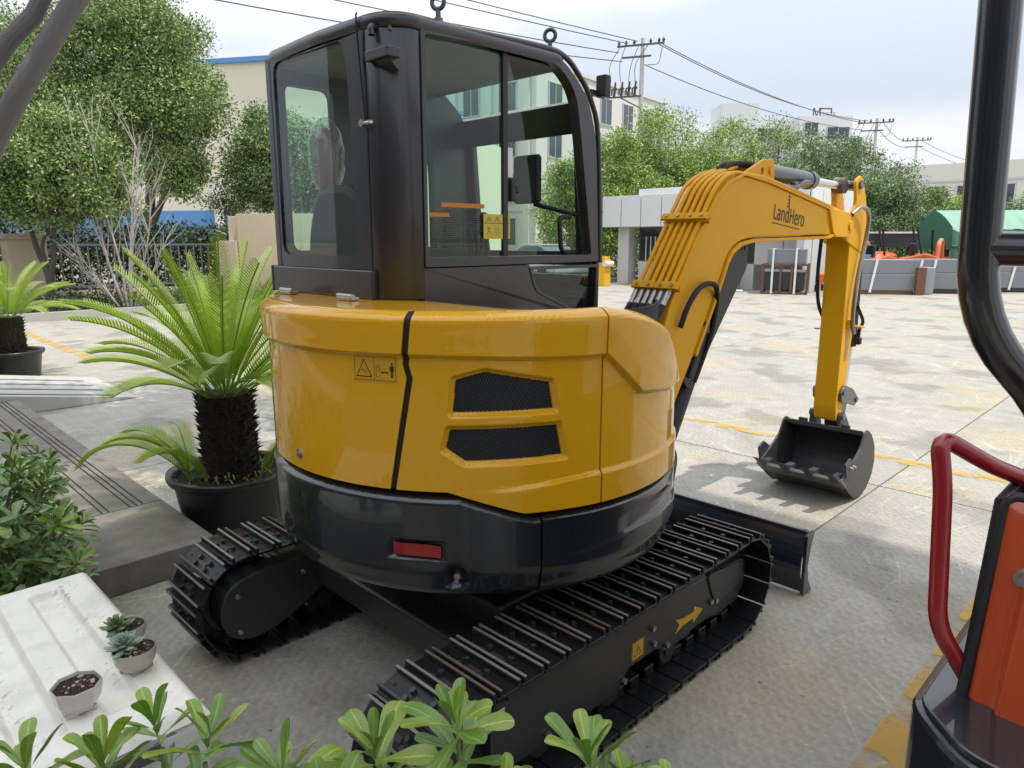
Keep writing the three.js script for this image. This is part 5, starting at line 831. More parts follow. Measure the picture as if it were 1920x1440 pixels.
tree('broadleaf_tree', 'tallest broad green tree behind the railing fence', 'trees by the fence', V(-12.3, 0, -24.5), [[[0, 0, 0, 0.22], [0.1, 2, 0, 0], [0.3, 4.5, 0, 0], [0.2, 7, 0.2, 0]], [[0.1, 2, 0, 0.12], [1.2, 3.8, 0.3, 0], [2.2, 5.5, 0.4, 0]], [[0.1, 2.2, 0, 0.12], [-1.3, 4, 0, 0], [-2.5, 5.8, 0.3, 0]]],
  [[0, 7.0, 0, 2.9, 2.6], [1.8, 6.0, 0.3, 1.6, 1.7], [-2.6, 6.6, 0, 2.3, 2.2], [1.1, 4.4, 0.2, 1.5, 1.5], [-0.6, 8.8, 0, 2.0, 1.6], [-1.4, 4.6, 0, 2.0, 1.6], [1.7, 3.7, 0.8, 0.9, 1.0], [0.9, 7.8, 0.6, 1.5, 1.3], [-4.2, 7.6, 0, 1.8, 1.8], [-4.0, 5.2, 0, 1.8, 1.6]], 19000, 0.195, gA);
tree('broadleaf_tree', 'low spreading tree with forked trunk in front of the fence pillar', 'trees by the fence', V(-10.75, 0, -16.6), [[[0, 0, 0, 0.10], [0.02, 0.8, 0, 0], [-0.18, 1.5, 0, 0], [-0.35, 2.4, 0, 0]], [[0.02, 0.7, 0, 0.08], [0.2, 1.3, 0, 0], [0.35, 2.1, 0.1, 0]], [[0.02, 0.9, 0, 0.05], [0.05, 1.6, 0.1, 0], [0.9, 2.6, 0.1, 0]]],
  [[-0.2, 3.35, 0, 1.3, 1.2], [1.15, 3.1, 0.2, 1.0, 0.9], [-1.1, 3.0, 0, 1.0, 1.1], [0.4, 3.9, 0, 1.1, 0.8], [1.4, 2.6, 0.1, 0.8, 0.6], [0.3, 2.5, 0, 0.9, 0.6], [-1.0, 4.0, 0, 0.9, 0.7]], 9000, 0.155, gA);
tree('broadleaf_tree', 'dense rounded tree against the cream building beside the cab', 'trees by the fence', V(-8.0, 0, -25.5), [[[0, 0, 0, 0.15], [0, 1.5, 0, 0], [0.1, 3, 0, 0], [0, 4.5, 0, 0]]],
  [[0, 4.0, 0, 1.8, 1.6], [-1.0, 3.4, 0.4, 1.2, 1.2], [0.9, 4.3, 0.3, 1.4, 1.3], [1.6, 3.4, 0.2, 1.3, 1.2], [-0.2, 5.2, 0, 1.2, 0.9], [2.6, 4.2, 0, 1.4, 1.4]], 9000, 0.185, gC.concat(gA));
tree('shade_tree', 'slim grey-barked tree leaning over the entrance step', null, V(-5.0, 0, -5.4), [[[0, 0, 0, 0.10], [0.5, 1.0, 0.05, 0], [1.57, 2.38, 0.4, 0], [2.17, 3.17, 0.4, 0], [2.7, 4.0, 0.2, 0], [3.3, 5.2, 0.2, 0], [4.2, 6.2, 0.2, 0]], [[0.2, 0.5, 0, 0.085], [0.75, 1.6, 0.3, 0], [1.60, 2.82, 0.4, 0], [1.97, 3.19, 0.4, 0], [2.3, 4.2, 0.5, 0], [1.9, 5.6, 0.3, 0]]],
  [[3.2, 6.3, 0.6, 1.2, 0.7], [4.2, 6.4, 0.9, 1.1, 0.7], [4.5, 6.4, -0.3, 1.2, 0.7], [3.3, 6.4, -0.7, 1.2, 0.7], [2.3, 6.2, 0.2, 1.2, 0.8]], 2300, 0.20, gA);
for (const [x, z, h, R, c, lab] of [[4.4, -36, 7.4, 2.5, gB, 'yellow-green tree behind the gatehouse end nearest the cab'], [7.9, -37.5, 8.8, 2.9, gB, 'tallest yellow-green tree beside the concrete power pole'], [11.2, -38, 8.0, 3.0, gB, 'yellow-green tree behind the excavator boom'], [14.2, -39.5, 8.2, 3.0, gC.concat(gB), 'green tree below the rooftop sign'], [17.2, -40, 7.9, 3.0, gC, 'dark green tree behind the arm cylinder'], [20.3, -41, 6.8, 2.8, gC, 'dark green tree beside the second power pole'], [23.2, -41, 4.9, 2.2, gC.concat(gB), 'low green tree in front of the far factory'], [26.4, -42, 4.6, 2.2, gB, 'low green tree behind the green tarpaulins'], [30, -43, 4.5, 2.4, gC, 'low green tree beyond the black roll bar'], [12.6, -33.5, 5.4, 1.9, gC, 'bushy dark tree over the gatehouse roof'], [17.0, -34, 5.0, 2.0, gC, 'bushy dark tree behind the strapped crates']])
  tree('street_tree', lab, 'trees behind the gatehouse', V(x, 0, z), [[[0, 0, 0, 0.13], [0.1, 1.5, 0, 0], [0, 3, 0.1, 0], [0, h * 0.8, 0, 0]]], [[0, h - R * 0.9, 0, R * 0.75, R * 0.85], [R * 0.6, h - R * 1.5, 0.2, R * 0.72, R * 0.75], [-R * 0.6, h - R * 1.45, 0.1, R * 0.75, R * 0.75], [0.1, h - R * 1.9, 0.5, R * 0.95, R * 0.8], [R * .2, h - R * 2.6, 0.3, R * 0.8, R * 0.7], [R * .7, h - R * 2.2, 0.3, R * 0.7, R * 0.7], [-R * .7, h - R * 2.2, 0.3, R * 0.7, R * 0.7]], 10000, 0.215, c);
tree('street_tree', 'small round green tree in front of the tiled office block', null, V(2.75, 0, -33), [[[0, 0, 0, 0.08], [0, 1.5, 0, 0], [0, 3, 0, 0]]], [[0, 3.7, 0, 1.0, 1.1], [0.5, 3.1, 0.1, 0.8, 0.8], [-0.3, 4.4, 0, 0.7, 0.7]], 1600, 0.2, gA);
{ // leafless sapling with pale stems
  const t = thing('bare_sapling', 'leafless pale-stemmed sapling in front of the railing fence', 'tree', V(-8.75, 0, -16.2)); const g = [];
  const grow = (p, d, L, r, lev) => { let q = p.clone(), dir = d.clone(); const N = lev ? 5 : 9; for (let i = 0; i < N; i++) { const nx = q.clone().addScaledVector(dir, L / N); g.push(rod(q, nx, r * (1 - .8 * i / N), r * (1 - .8 * (i + 1) / N), 6, false)); if (lev < 2 && i > 1) for (let k = 0; k < (lev ? 1 : 2); k++) grow(nx, dir.clone().add(V(rr(-.7, .7), rr(-.1, .35), rr(-.5, .5))).normalize(), L * rr(.18, .34) * (lev ? .8 : 1), r * 0.42, lev + 1); q = nx; dir.add(V(rr(-.07, .07), 0.03, rr(-.07, .07))).normalize(); } };
  for (const [x, y, z, L, bx0] of [[-0.22, 1, 0, 3.7, -.05], [-0.04, 1, 0.05, 3.9, 0], [0.10, 1, 0, 3.6, .06], [0.36, 0.85, 0.1, 2.9, .1], [0.5, 0.75, 0, 1.9, .12], [-0.7, 0.8, 0.1, 1.6, -.05], [-0.5, 0.9, 0.2, 1.7, -.1], [0.2, 1, .2, 3.0, .05]]) grow(V(bx0, 0, 0), V(x, y, z).normalize(), L, 0.030, 0);
  mesh('stems', g, paleBark, t).userData.kind = 'stuff';
}
// ---------------------------------------------------------------- fence, planting bed
{
  const cream = std(lin(0.56, 0.46, 0.33), 0.85), iron = std(lin(0.16, 0.16, 0.165), 0.5, { metalness: 0.3 });
  const bed = struct('planting_bed', [boxUV(3.4, 0.16, 30, -17.0, 0.08, -8)], std(lin(0.09, 0.08, 0.06), 0.95, { map: soilMat.map }), V(MX, 0, MZ), YAW);
  const kerb = struct('kerb', [boxUV(0.16, 0.17, 30, -15.2, 0.085, -8)], std(lin(0.38, 0.37, 0.34), 0.85), V(MX, 0, MZ), YAW);
  const gr = new THREE.InstancedMesh(clumps[1], treeLeaf, 2600), m4 = new THREE.Matrix4(), col = new THREE.Color(); for (let i = 0; i < 2600; i++) { const p = yard(rr(-18.4, -15.4), rr(-4, 13), rr(0.14, 0.34)); m4.compose(p, new THREE.Quaternion().setFromEuler(new THREE.Euler(rr(0, 6), rr(0, 6), rr(0, 6))), V(1, 1, 1).multiplyScalar(rr(.10, .18))); gr.setMatrixAt(i, m4); const v = rr(.6, 1.1); gr.setColorAt(i, col.setRGB(.07 * v, .12 * v, .04 * v)); }
  gr.castShadow = true; top(gr, 'ground_cover', 'low dark green ground cover along the foot of the fence', 'ground cover', null, 'stuff');
  const fence = (r, f0, f1, label) => { const f = thing('railing_fence', label, 'fence', V(MX, 0, MZ), YAW, 'railing fences'); const L = f1 - f0, bar = new THREE.BoxGeometry(0.032, 1.10, 0.032);
    mesh('base_wall', [boxUV(0.3, 0.36, L, r, 0.18, -(f0 + f1) / 2)], cream, f); for (const y of [0.47, 1.52]) mesh('rail', [bx(0.05, 0.05, L, r, y, -(f0 + f1) / 2)], iron, f);
    for (let x = f0 + 0.1; x < f1; x += 0.205) { const b = mesh('bar', bar, iron, f); b.position.set(r, 0.99, -x); } };
  const pillar = (r, f, label) => { const p = thing('gate_pillar', label, 'pillar', yard(r, f), YAW, 'cream fence pillars'); mesh('shaft', [bx(0.8, 1.66, 0.8, 0, 0.83, 0, 0.01)], cream, p); mesh('cap', [bx(0.92, 0.07, 0.92, 0, 1.695, 0, 0.01), bx(0.84, 0.06, 0.84, 0, 1.76, 0, 0.01)], cream, p); };
  fence(-18.8, 2.65, 10.3, 'grey metal railing fence to the right of the cream pillar, behind the bare sapling'); fence(-18.8, -6, 1.65, 'grey metal railing fence beyond the cream pillar, behind the small cycad');
  pillar(-18.6, 2.15, 'square cream stone pillar in the railing fence behind the forked tree');
  const w = thing('boundary_wall', 'blank cream rendered wall beside the cab', 'wall', V(-7.75, 0, -20.5)); mesh('wall', [bx(3.4, 2.36, 0.35, 1.75, 1.18, 0, 0.01)], cream, w); mesh('buttress', [bx(0.55, 1.62, 0.5, -0.25, 0.81, 0.05, 0.01), bx(0.45, 2.3, 0.3, -0.1, 1.15, -0.3, 0.01)], cream, w);
  // dark hedge behind the railing
  const hd = new THREE.InstancedMesh(clumps[2], treeLeaf, 5200); for (let i = 0; i < 5200; i++) { const p = yard(rr(-21.2, -19.3), rr(-6, 13), Math.pow(rnd(), .7) * 2.0); m4.compose(p, new THREE.Quaternion().setFromEuler(new THREE.Euler(rr(0, 6), rr(0, 6), rr(0, 6))), V(1, 1, 1).multiplyScalar(rr(.18, .3))); hd.setMatrixAt(i, m4); const v = rr(.6, 1.1); hd.setColorAt(i, col.setRGB(.045 * v, .075 * v, .028 * v)); }
  hd.castShadow = true; top(hd, 'clipped_hedge', 'dark dense hedge behind the railing fence', 'hedge', null, 'stuff');
}
// ---------------------------------------------------------------- buildings
const winGlass = phy(lin(0.05, 0.065, 0.075), 0.12, { clearcoat: 0.6 }), frameGrey = std(lin(0.5, 0.5, 0.5), 0.5);
const winG = {};
function win(parent, x, y, z, w, h, ry = 0, mat = frameGrey) { const k = w + '_' + h; winG[k] ??= [new THREE.BoxGeometry(w, h, 0.06), merge([bx(w + 0.12, 0.07, 0.12, 0, h / 2, 0), bx(w + 0.16, 0.07, 0.16, 0, -h / 2, 0), bx(0.07, h, 0.12, -w / 2, 0, 0), bx(0.07, h, 0.12, w / 2, 0, 0), bx(0.05, h, 0.10, 0, 0, 0)])]; const p = mesh('window', winG[k][0], winGlass, parent); p.position.set(x, y, z); p.rotation.y = ry; mesh('window_frame', winG[k][1], mat, p); }
{ // tiled office block behind the cab
  const tile = std(lin(1, 1, 1), 0.6, { map: dataTex(256, (u, v) => { const k = 0.80 + 0.05 * (fbm(u, v, 6, 4) - .5); return [k, k * 0.99, k * 0.965]; }, true) });
  const b = thing('office_block', 'pale stone-clad office block seen through and beside the cab', 'building', V(1.62, 0, -50), -0.66);
  const H = 13.1, body = mesh('wall', [boxUV(18, H, 19, -9, H / 2, -9.5)], tile, b); mesh('parapet', [bx(18.3, 0.3, 19.3, -9, H + 0.15, -9.5)], tile, b);
  mesh('left_wing', [boxUV(14, 11.8, 20, -25.01, 5.9, -14)], tile, b);
  for (let s = 0; s < 4; s++) { const y = 2.2 + s * 3.0; for (let i = 0; i < 5; i++) win(b, -2.4 - i * 3.3, y, 0.02, 1.5, 1.9); for (let i = 0; i < 5; i++) win(b, 0.02, y, -2.2 - i * 3.4, 1.6, 1.9, Math.PI / 2); for (let i = 0; i < 4; i++) if (y < 10) win(b, -19.6 - i * 3.3, y, -3.97, 1.5, 1.9); }
  for (let i = 0; i < 6; i++) mesh('pilaster', [bx(0.5, H, 0.25, -0.7 - i * 3.3, H / 2, 0.1)], tile, b);
  for (let i = 0; i < 4; i++) mesh('stone_course', [bx(18.1, 0.06, 0.08, -9.0, 3.6 + i * 3.0, 0.03)], std(lin(0.45, 0.45, 0.43), 0.8), b);
}
{ // cream works building at the left
  const b = thing('works_building', 'tall cream works building with blue roof edge and blue band behind the trees', 'building', V(-7.0, 0, -34), 0); const cw = std(lin(0.72, 0.68, 0.54), 0.85), blue = std(lin(0.10, 0.26, 0.55), 0.6);
  b.rotation.y = -0.22;
  mesh('wall', [boxUV(30, 9.7, 16, -14.9, 4.85, -8)], cw, b); mesh('roof_edge', [bx(30.3, 0.22, 16.3, -14.9, 9.81, -8)], blue, b); mesh('lower_band', [bx(16, 1.9, 0.08, -15, 2.1, 0.05)], blue, b);
  mesh('extension', [boxUV(3.2, 7.4, 12, 1.62, 3.7, -9)], cw, b);
  mesh('downpipe', [rod(V(-7.35, 0, 0.2), V(-7.35, 4.6, 0.2), 0.22)], M.white, b);
}
{ // far block with rooftop sign
  const b = thing('apartment_block', 'far grey apartment block with rooftop sign above the trees', 'building', V(25, 0, -92), 0), g = std(lin(0.60, 0.61, 0.62), 0.8), g2 = std(lin(0.66, 0.66, 0.65), 0.8);
  mesh('stair_tower', [boxUV(4.4, 17.6, 5, 2.3, 8.8, 0)], g, b); mesh('low_wing', [boxUV(7, 14.6, 6, -1.5, 7.3, -2.6)], g2, b); mesh('middle_wing', [boxUV(6, 15.3, 6, 6.1, 7.65, -2.0)], g2, b); mesh('main_wing', [boxUV(6.2, 15.9, 8, 11.9, 7.95, 0.2)], g, b); mesh('end_wing', [boxUV(4, 14.0, 6, 16.6, 7.0, -1)], g2, b); mesh('last_wing', [boxUV(3, 11.6, 6, 20.3, 5.8, -3)], g2, b);
  for (const [x, y, z, w] of [[6.2, 14.2, 1.03, 3.4], [10.2, 14.4, 4.23, 1.6], [13.4, 13.9, 4.23, 2.6], [16.6, 13.0, 2.03, 1.5], [10.2, 11.2, 4.23, 1.6], [13.4, 11.2, 4.23, 2.6], [16.6, 10.4, 2.03, 1.5], [20.4, 10.0, 0.03, 1.4]]) win(b, x, y, z, w, 1.5);
  const s = thing('rooftop_sign', 'dark letter sign standing on the far apartment block roof', 'sign', V(36.4, 15.95, -91)); const dk = std(lin(0.10, 0.09, 0.09), 0.6), gy_ = std(lin(0.30, 0.30, 0.30), 0.6);
  const let_ = (t, size, x, y) => { const g = new TextGeometry(t, { font: fontBold, size, depth: 0.12, curveSegments: 3 }); g.translate(x, y, 0); return g; };
  mesh('large_letter', [let_('M', 1.0, 0, 0.35)], dk, s); mesh('frame_bar', [bx(1.5, 0.16, 0.12, 1.65, 1.27, 0.06), bx(0.12, 0.5, 0.12, 2.36, 0.96, 0.06)], dk, s); mesh('small_letters', [let_('GATE', 0.62, 0.98, 0.25)], gy_, s).userData.kind = 'stuff'; mesh('sign_leg', [bx(0.06, 0.4, 0.06, 0.1, 0.15, 0.06)], gy_, s); mesh('sign_leg', [bx(0.06, 0.4, 0.06, 2.3, 0.1, 0.06)], gy_, s);
}
{ // far factory at the right
  const b = thing('far_factory', 'long pale factory with a row of tall windows behind the low trees', 'building', V(34.5, 0, -70), -0.75), g = std(lin(0.66, 0.65, 0.58), 0.8);
  mesh('wall', [boxUV(46, 8.3, 16, 23, 4.15, -8)], g, b); mesh('cornice', [bx(46.2, 0.14, 16.2, 23, 6.75, -8)], frameGrey, b);
  for (let i = 0; i < 11; i++) win(b, 5.2 + i * 2.6, 5.4, 0.03, 1.7, 1.9);
}
{ // gatehouse
  const b = thing('gatehouse', 'low grey gatehouse with panelled fascia and wide dark windows', 'building', V(MX, 0, MZ), YAW), st = std(lin(0.52, 0.51, 0.49), 0.75), pn = std(lin(0.66, 0.66, 0.66), 0.45);
  const F = -20.3, R0 = -15.2, R1 = -7.3;
  mesh('roof_slab', [bx(R1 - R0 - 0.1, 1.10, 4.2, (R0 + R1) / 2, 2.66, F - 2.15)], st, b); mesh('roof_box', [bx(3.2, 0.4, 3, R0 + 2.6, 3.32, F - 2.4)], pn, b);
  const pw = (R1 - R0) / 9; for (let i = 0; i < 9; i++) mesh('fascia_panel', [bx(pw - 0.035, 1.12, 0.06, R0 + (i + .5) * pw, 2.68, F + 0.0, 0.008)], pn, b);
  for (let i = 0; i < 5; i++) mesh('end_panel', [bx(0.06, 1.12, 0.80, R1 + 0.03, 2.68, F - 0.45 - i * 0.84, 0.008)], pn, b);
  mesh('wall', [bx(R1 - R0 - 0.9, 2.1, 0.2, (R0 + R1) / 2 + 0.35, 1.05, F - 2.9)], st, b); mesh('end_wall', [bx(0.24, 2.1, 3.0, R1 - 0.2, 1.05, F - 1.55)], st, b);
  mesh('column', [bx(0.5, 2.12, 0.5, R0 + 0.75, 1.06, F - 0.6, 0.01)], st, b); for (const y of [.45, .95, 1.5]) mesh('column_band', [bx(0.515, 0.02, 0.515, R0 + 0.75, y, F - 0.6)], frameGrey, b);
  for (let i = 0; i < 3; i++) { const x = R0 + 2.3 + i * 2.1; mesh('apron_panel', [bx(2.07, 0.85, 0.14, x, 0.425, F - 0.7, 0.01)], st, b); const p = mesh('window', [bx(1.98, 1.2, 0.05, x, 1.49, F - 0.72)], phy(lin(0.035, 0.042, 0.048), 0.06, { clearcoat: 0.8 }), b); mesh('window_frame', [bx(2.1, 0.06, 0.12, x, 0.89, F - 0.7), bx(2.1, 0.06, 0.12, x, 2.07, F - 0.7), bx(2.1, 0.05, 0.1, x, 1.72, F - 0.7), bx(0.06, 1.2, 0.12, x - 1.0, 1.48, F - 0.7), bx(0.06, 1.2, 0.12, x + 1.0, 1.48, F - 0.7)], M.cyl, p); if (i === 0) for (let k = 0; k < 8; k++) mesh('window_bar', [bx(0.035, 0.9, 0.03, x - 0.7 + k * 0.2, 1.32, F - 0.63)], frameGrey, p); }
  for (let i = 0; i < 2; i++) mesh('stone_panel', [bx(0.95, 2.08, 0.14, R1 - 1.5 + i * 0.98, 1.04, F - 0.7, 0.01)], st, b);
  const g = thing('barrier_gate', 'yellow boom barrier cabinet with striped arm beside the gatehouse column', 'barrier', yard(-14.0, 18.9), YAW); mesh('cabinet', [bx(0.36, 0.95, 0.36, 0, 0.475, 0, 0.02)], std(lin(0.72, 0.42, 0.02), 0.5), g); mesh('cap', [bx(0.30, 0.1, 0.3, 0, 1.0, 0, 0.02)], std(lin(0.72, 0.42, 0.02), 0.5), g); mesh('hub', [rod(V(0.2, 0.8, -0.22), V(0.2, 0.8, 0.22), 0.1)], M.white, g); mesh('arm', [bx(3.4, 0.09, 0.04, -1.75, 0.78, 0.21)], std(lin(0.62, 0.25, 0.04), 0.5), g);
}
// ---------------------------------------------------------------- crates, machines and tents in the yard
{
  const grey = std(lin(0.20, 0.215, 0.235), 0.55), greyT = std(lin(0.30, 0.315, 0.33), 0.5), dark = std(lin(0.03, 0.035, 0.038), 0.5), rust = std(lin(0.16, 0.075, 0.045), 0.8), strapM = std(lin(0.75, 0.75, 0.74), 0.6), orange = phy(lin(0.62, 0.13, 0.03), 0.4, { clearcoat: 0.4 }), blue = std(lin(0.09, 0.25, 0.42), 0.5);
  const A = -0.42;
  { const c = thing('framed_crate', 'dark crate in a rusty steel frame topped by a grey strapped box', 'crate', V(8.55, 0, -22.4), A);
    mesh('dark_tub', [bx(1.15, 0.62, 0.9, 0, 0.43, 0, 0.03)], dark, c); mesh('tub_rim', [bx(1.22, 0.08, 0.96, 0, 0.72, 0, 0.02)], greyT, c); mesh('grey_box', [bx(1.12, 0.46, 0.9, 0.02, 1.14, 0, 0.015)], grey, c);
    for (const x of [-0.64, -0.12, 0.2, 0.64]) mesh('frame_post', [bx(0.06, 0.92, 0.06, x, 0.46, 0.5)], rust, c); for (const y of [0.05, 0.90]) mesh('frame_rail', [bx(1.34, 0.06, 0.06, 0, y, 0.5)], rust, c); for (const x of [-0.64, 0.64]) { mesh('frame_post', [bx(0.06, 0.92, 0.06, x, 0.46, -0.5)], rust, c); mesh('frame_side', [bx(0.06, 0.06, 1.0, x, 0.05, 0)], rust, c); }
    for (const x of [-0.36, 0.30]) mesh('strap', [bx(0.06, 1.36, 0.012, x, 0.70, 0.535), bx(0.06, 0.012, 0.95, x, 1.378, 0.05)], strapM, c); }
  const box = (x, z, w, label, end) => { const c = thing('steel_box', label, 'crate', V(x, 0, z), -0.16, 'long grey steel boxes'); mesh('upper_panel', [bx(w, 0.42, 0.8, 0, 0.84, 0, 0.015)], grey, c); mesh('lower_panel', [bx(w, 0.50, 0.82, 0, 0.37, 0, 0.015)], grey, c); mesh('skid', [bx(w + 0.1, 0.10, 0.8, 0, 0.06, 0)], end ? rust : dark, c);
    for (const sx of [-0.31, 0.42]) { const g = bx(0.07, 1.0, 0.012, 0, 0.56, 0.425); g.rotateZ(-0.14); g.translate(sx * w + 0.05, 0, 0); mesh('strap', [g], strapM, c); } if (end) { mesh('end_post', [bx(0.26, 0.82, 0.16, w / 2 + 0.02, 0.42, 0.52, 0.01)], rust, c); mesh('end_box', [bx(0.4, 0.8, 0.6, w / 2 + 0.3, 0.42, 0.0, 0.02)], greyT, c); } };
  box(11.55, -22.3, 1.75, 'long grey strapped steel box with rusty end post beside the excavator arm', true); box(13.75, -22.9, 1.9, 'long grey strapped steel box in front of the green tarpaulin', false); box(16.6, -23.4, 1.8, 'long grey strapped steel box beyond the black roll bar', false);
  for (const [x, z, l] of [[7.15, -24.6, 'black lidded dumpster beside the white propped board'], [7.95, -24.9, 'black lidded dumpster next to the framed crate'], [6.55, -24.9, 'black lidded dumpster under the gatehouse end panels']]) { const c = thing('dumpster', l, 'dumpster', V(x, 0, z), -0.5, 'black dumpsters'); mesh('bin', [prof([[-0.38, 0.08], [0.38, 0.08], [0.46, 0.85], [-0.46, 0.85]], -0.38, 0.38, 0.02)], dark, c); mesh('lid', [bx(0.82, 0.06, 0.98, 0, 0.89, 0, 0.03)], dark, c); for (const s of [-1, 1]) mesh('wheel', [rod(V(s * 0.36, 0.08, 0.3), V(s * 0.30, 0.08, 0.3), 0.08)], M.rubber, c); }
  { const c = thing('propped_board', 'thin white board propped against the black dumpsters', 'board', V(6.95, 0, -23.4), -0.4); const g = bx(0.06, 0.8, 0.03, 0, 0.4, 0); g.rotateZ(-0.4); mesh('board', [g], strapM, c); mesh('sheet', [bx(0.5, 0.05, 0.3, 0.35, 0.03, 0.1, 0.02)], strapM, c); }
  const mini = (x, z, turn, label, s = 1) => { const m = thing('orange_machine', label, 'machine', V(x, 0, z), turn, 'orange machines in the yard'); m.scale.setScalar(s); mesh('track_unit', [prof(rpoly([[-0.7, 0, .15], [0.7, 0, .15], [0.7, 0.36, .15], [-0.7, 0.36, .15]], .15, 5), -0.55, -0.3, 0.02), prof(rpoly([[-0.7, 0, .15], [0.7, 0, .15], [0.7, 0.36, .15], [-0.7, 0.36, .15]], .15, 5), 0.3, 0.55, 0.02), bx(0.7, 0.12, 0.6, 0, 0.3, 0)], M.rubber, m); m.children[0].userData.kind = 'stuff';
    mesh('body', [prof(rpoly([[-0.75, 0.42], [0.5, 0.42], [0.55, 0.72], [0.1, 0.85], [-0.45, 1.0], [-0.8, 0.9]], 0.06, 4), -0.5, 0.5, 0.03)], orange, m); mesh('seat', [bx(0.4, 0.45, 0.12, 0, 1.05, 0.2, 0.04)], M.seat, m); for (const sx of [-1, 1]) mesh('canopy_post', [rod(V(sx * 0.4, 0.9, 0.4), V(sx * 0.42, 1.75, 0.2), 0.03)], M.black, m); mesh('boom', [pipe([V(0, 0.6, -0.6), V(0, 1.45, -1.1), V(0, 1.35, -1.7), V(0, 0.5, -1.9)], 0.07, 0.2, 6)], orange, m); };
  mini(9.75, -23.6, 0.8, 'small orange machine low beside the framed crate', 0.62); mini(12.0, -24.6, 1.9, 'orange machine showing above the grey box by the excavator arm', 1.15); mini(15.6, -26.0, 2.5, 'orange machine at the mouth of the green tarpaulin', 1.15); mini(13.6, -25.0, 1.2, 'orange machine between the dark shed and the green tarpaulin', 1.2); mini(10.9, -26.2, 2.2, 'orange machine beside the light blue truck', 1.2); mini(17.3, -25.2, 1.6, 'orange machine beyond the black roll bar', 0.9); mini(12.9, -26.6, 0.6, 'orange machine beneath the dark shed roof', 1.25);
  { const c = thing('blue_truck', 'light blue truck cab behind the framed crate', 'truck', V(10.35, 0, -27.5), 0.4); mesh('cab', [prof(rpoly([[-0.9, 0.6], [0.9, 0.6], [0.95, 1.3], [0.6, 2.0], [-0.9, 2.0]], 0.08, 4), -0.9, 0.9, 0.05)], blue, c); mesh('windscreen', [bx(1.5, 0.55, 0.05, 0, 1.62, -0.84, 0.02)], winGlass, c); mesh('side_glass', [bx(0.04, 0.5, 0.9, 0.905, 1.6, -0.1, 0.02)], winGlass, c); mesh('bed', [bx(1.9, 0.5, 2.6, 0, 0.9, 2.2, 0.02)], blue, c); for (const [sx, z] of [[-1, -0.4], [1, -0.4], [-1, 2.4], [1, 2.4]]) mesh('wheel', [rod(V(sx * 0.9, 0.42, z), V(sx * 0.68, 0.42, z), 0.42, 0.42, 20)], M.rubber, c); }
  { const c = thing('dark_shed', 'open shed with dark roof and white front edge behind the grey boxes', 'shed', V(12.6, 0, -28.5), -0.1); mesh('roof', [bx(5.0, 0.5, 3.2, 0, 1.62, 0, 0.02)], dark, c); mesh('roof_edge', [bx(5.0, 0.06, 0.06, 0, 1.91, 1.62)], strapM, c); for (const x of [-2.3, 2.3]) for (const z of [-1.4, 1.4]) mesh('post', [rod(V(x, 0, z), V(x, 1.4, z), 0.05)], dark, c); mesh('stored_parts', [bx(3.6, 0.9, 1.2, 0, 0.45, -0.4, 0.05)], dark, c); }
  // green tarpaulin shelters
  const tarp = std(lin(0.045, 0.17, 0.11), 0.7), tarpTop = std(lin(0.20, 0.35, 0.27), 0.7);
  for (const [x, z, label] of [[17.9, -27.0, 'green tarpaulin shelter with scalloped sides behind the grey boxes'], [22.4, -27.8, 'green tarpaulin shelter beyond the black roll bar']]) {
    const c = thing('tarpaulin_shelter', label, 'shelter', V(x, 0, z), -0.12, 'green tarpaulin shelters'); const W = 4.2, D = 3;
    const sc = u => Math.pow(Math.abs(Math.sin(u * Math.PI * 3 + 0.5)), 0.7), edge = u => 2.16 - 0.36 * sc(u) * (0.7 + 0.3 * Math.sin(u * 11));
    mesh('roof_sheet', grid(72, 16, (u, v) => { const s = Math.abs(v - .5) * 2; return [(u - .5) * W, lerp(2.72, edge(u), Math.pow(s, 1.35)) + 0.03 * Math.sin(u * 40) * s, (v - .5) * D]; }), tarpTop, c);
    mesh('side_curtain', grid(120, 8, (u, v) => { const yb = 1.0 + 0.14 * Math.sin(u * 7), w = 1 - v; return [(u - .5) * W, lerp(yb, edge(u) - 0.01, v), D / 2 + 0.02 + (0.07 * Math.sin(u * 46) + 0.05 * Math.sin(u * 19 + 1)) * w]; }), tarp, c);
    mesh('end_curtain', grid(40, 8, (u, v) => { const s = Math.abs(u - .5) * 2; return [-W / 2, lerp(1.3, 2.70 - 0.62 * Math.pow(s, 1.5), v), (u - .5) * D]; }), tarp, c);
    for (const sx of [-1, 1]) for (const sz of [-1, 1]) mesh('pole', [rod(V(sx * (W / 2 - .05), 0, sz * (D / 2 - .08)), V(sx * (W / 2 - .05), 2.05, sz * (D / 2 - .08)), 0.035)], greyT, c); mesh('rail', [rod(V(-W / 2, 1.42, D / 2 + 0.1), V(W / 2, 1.42, D / 2 + 0.1), 0.03)], std(lin(0.04, 0.1, 0.07), 0.5), c);
  }
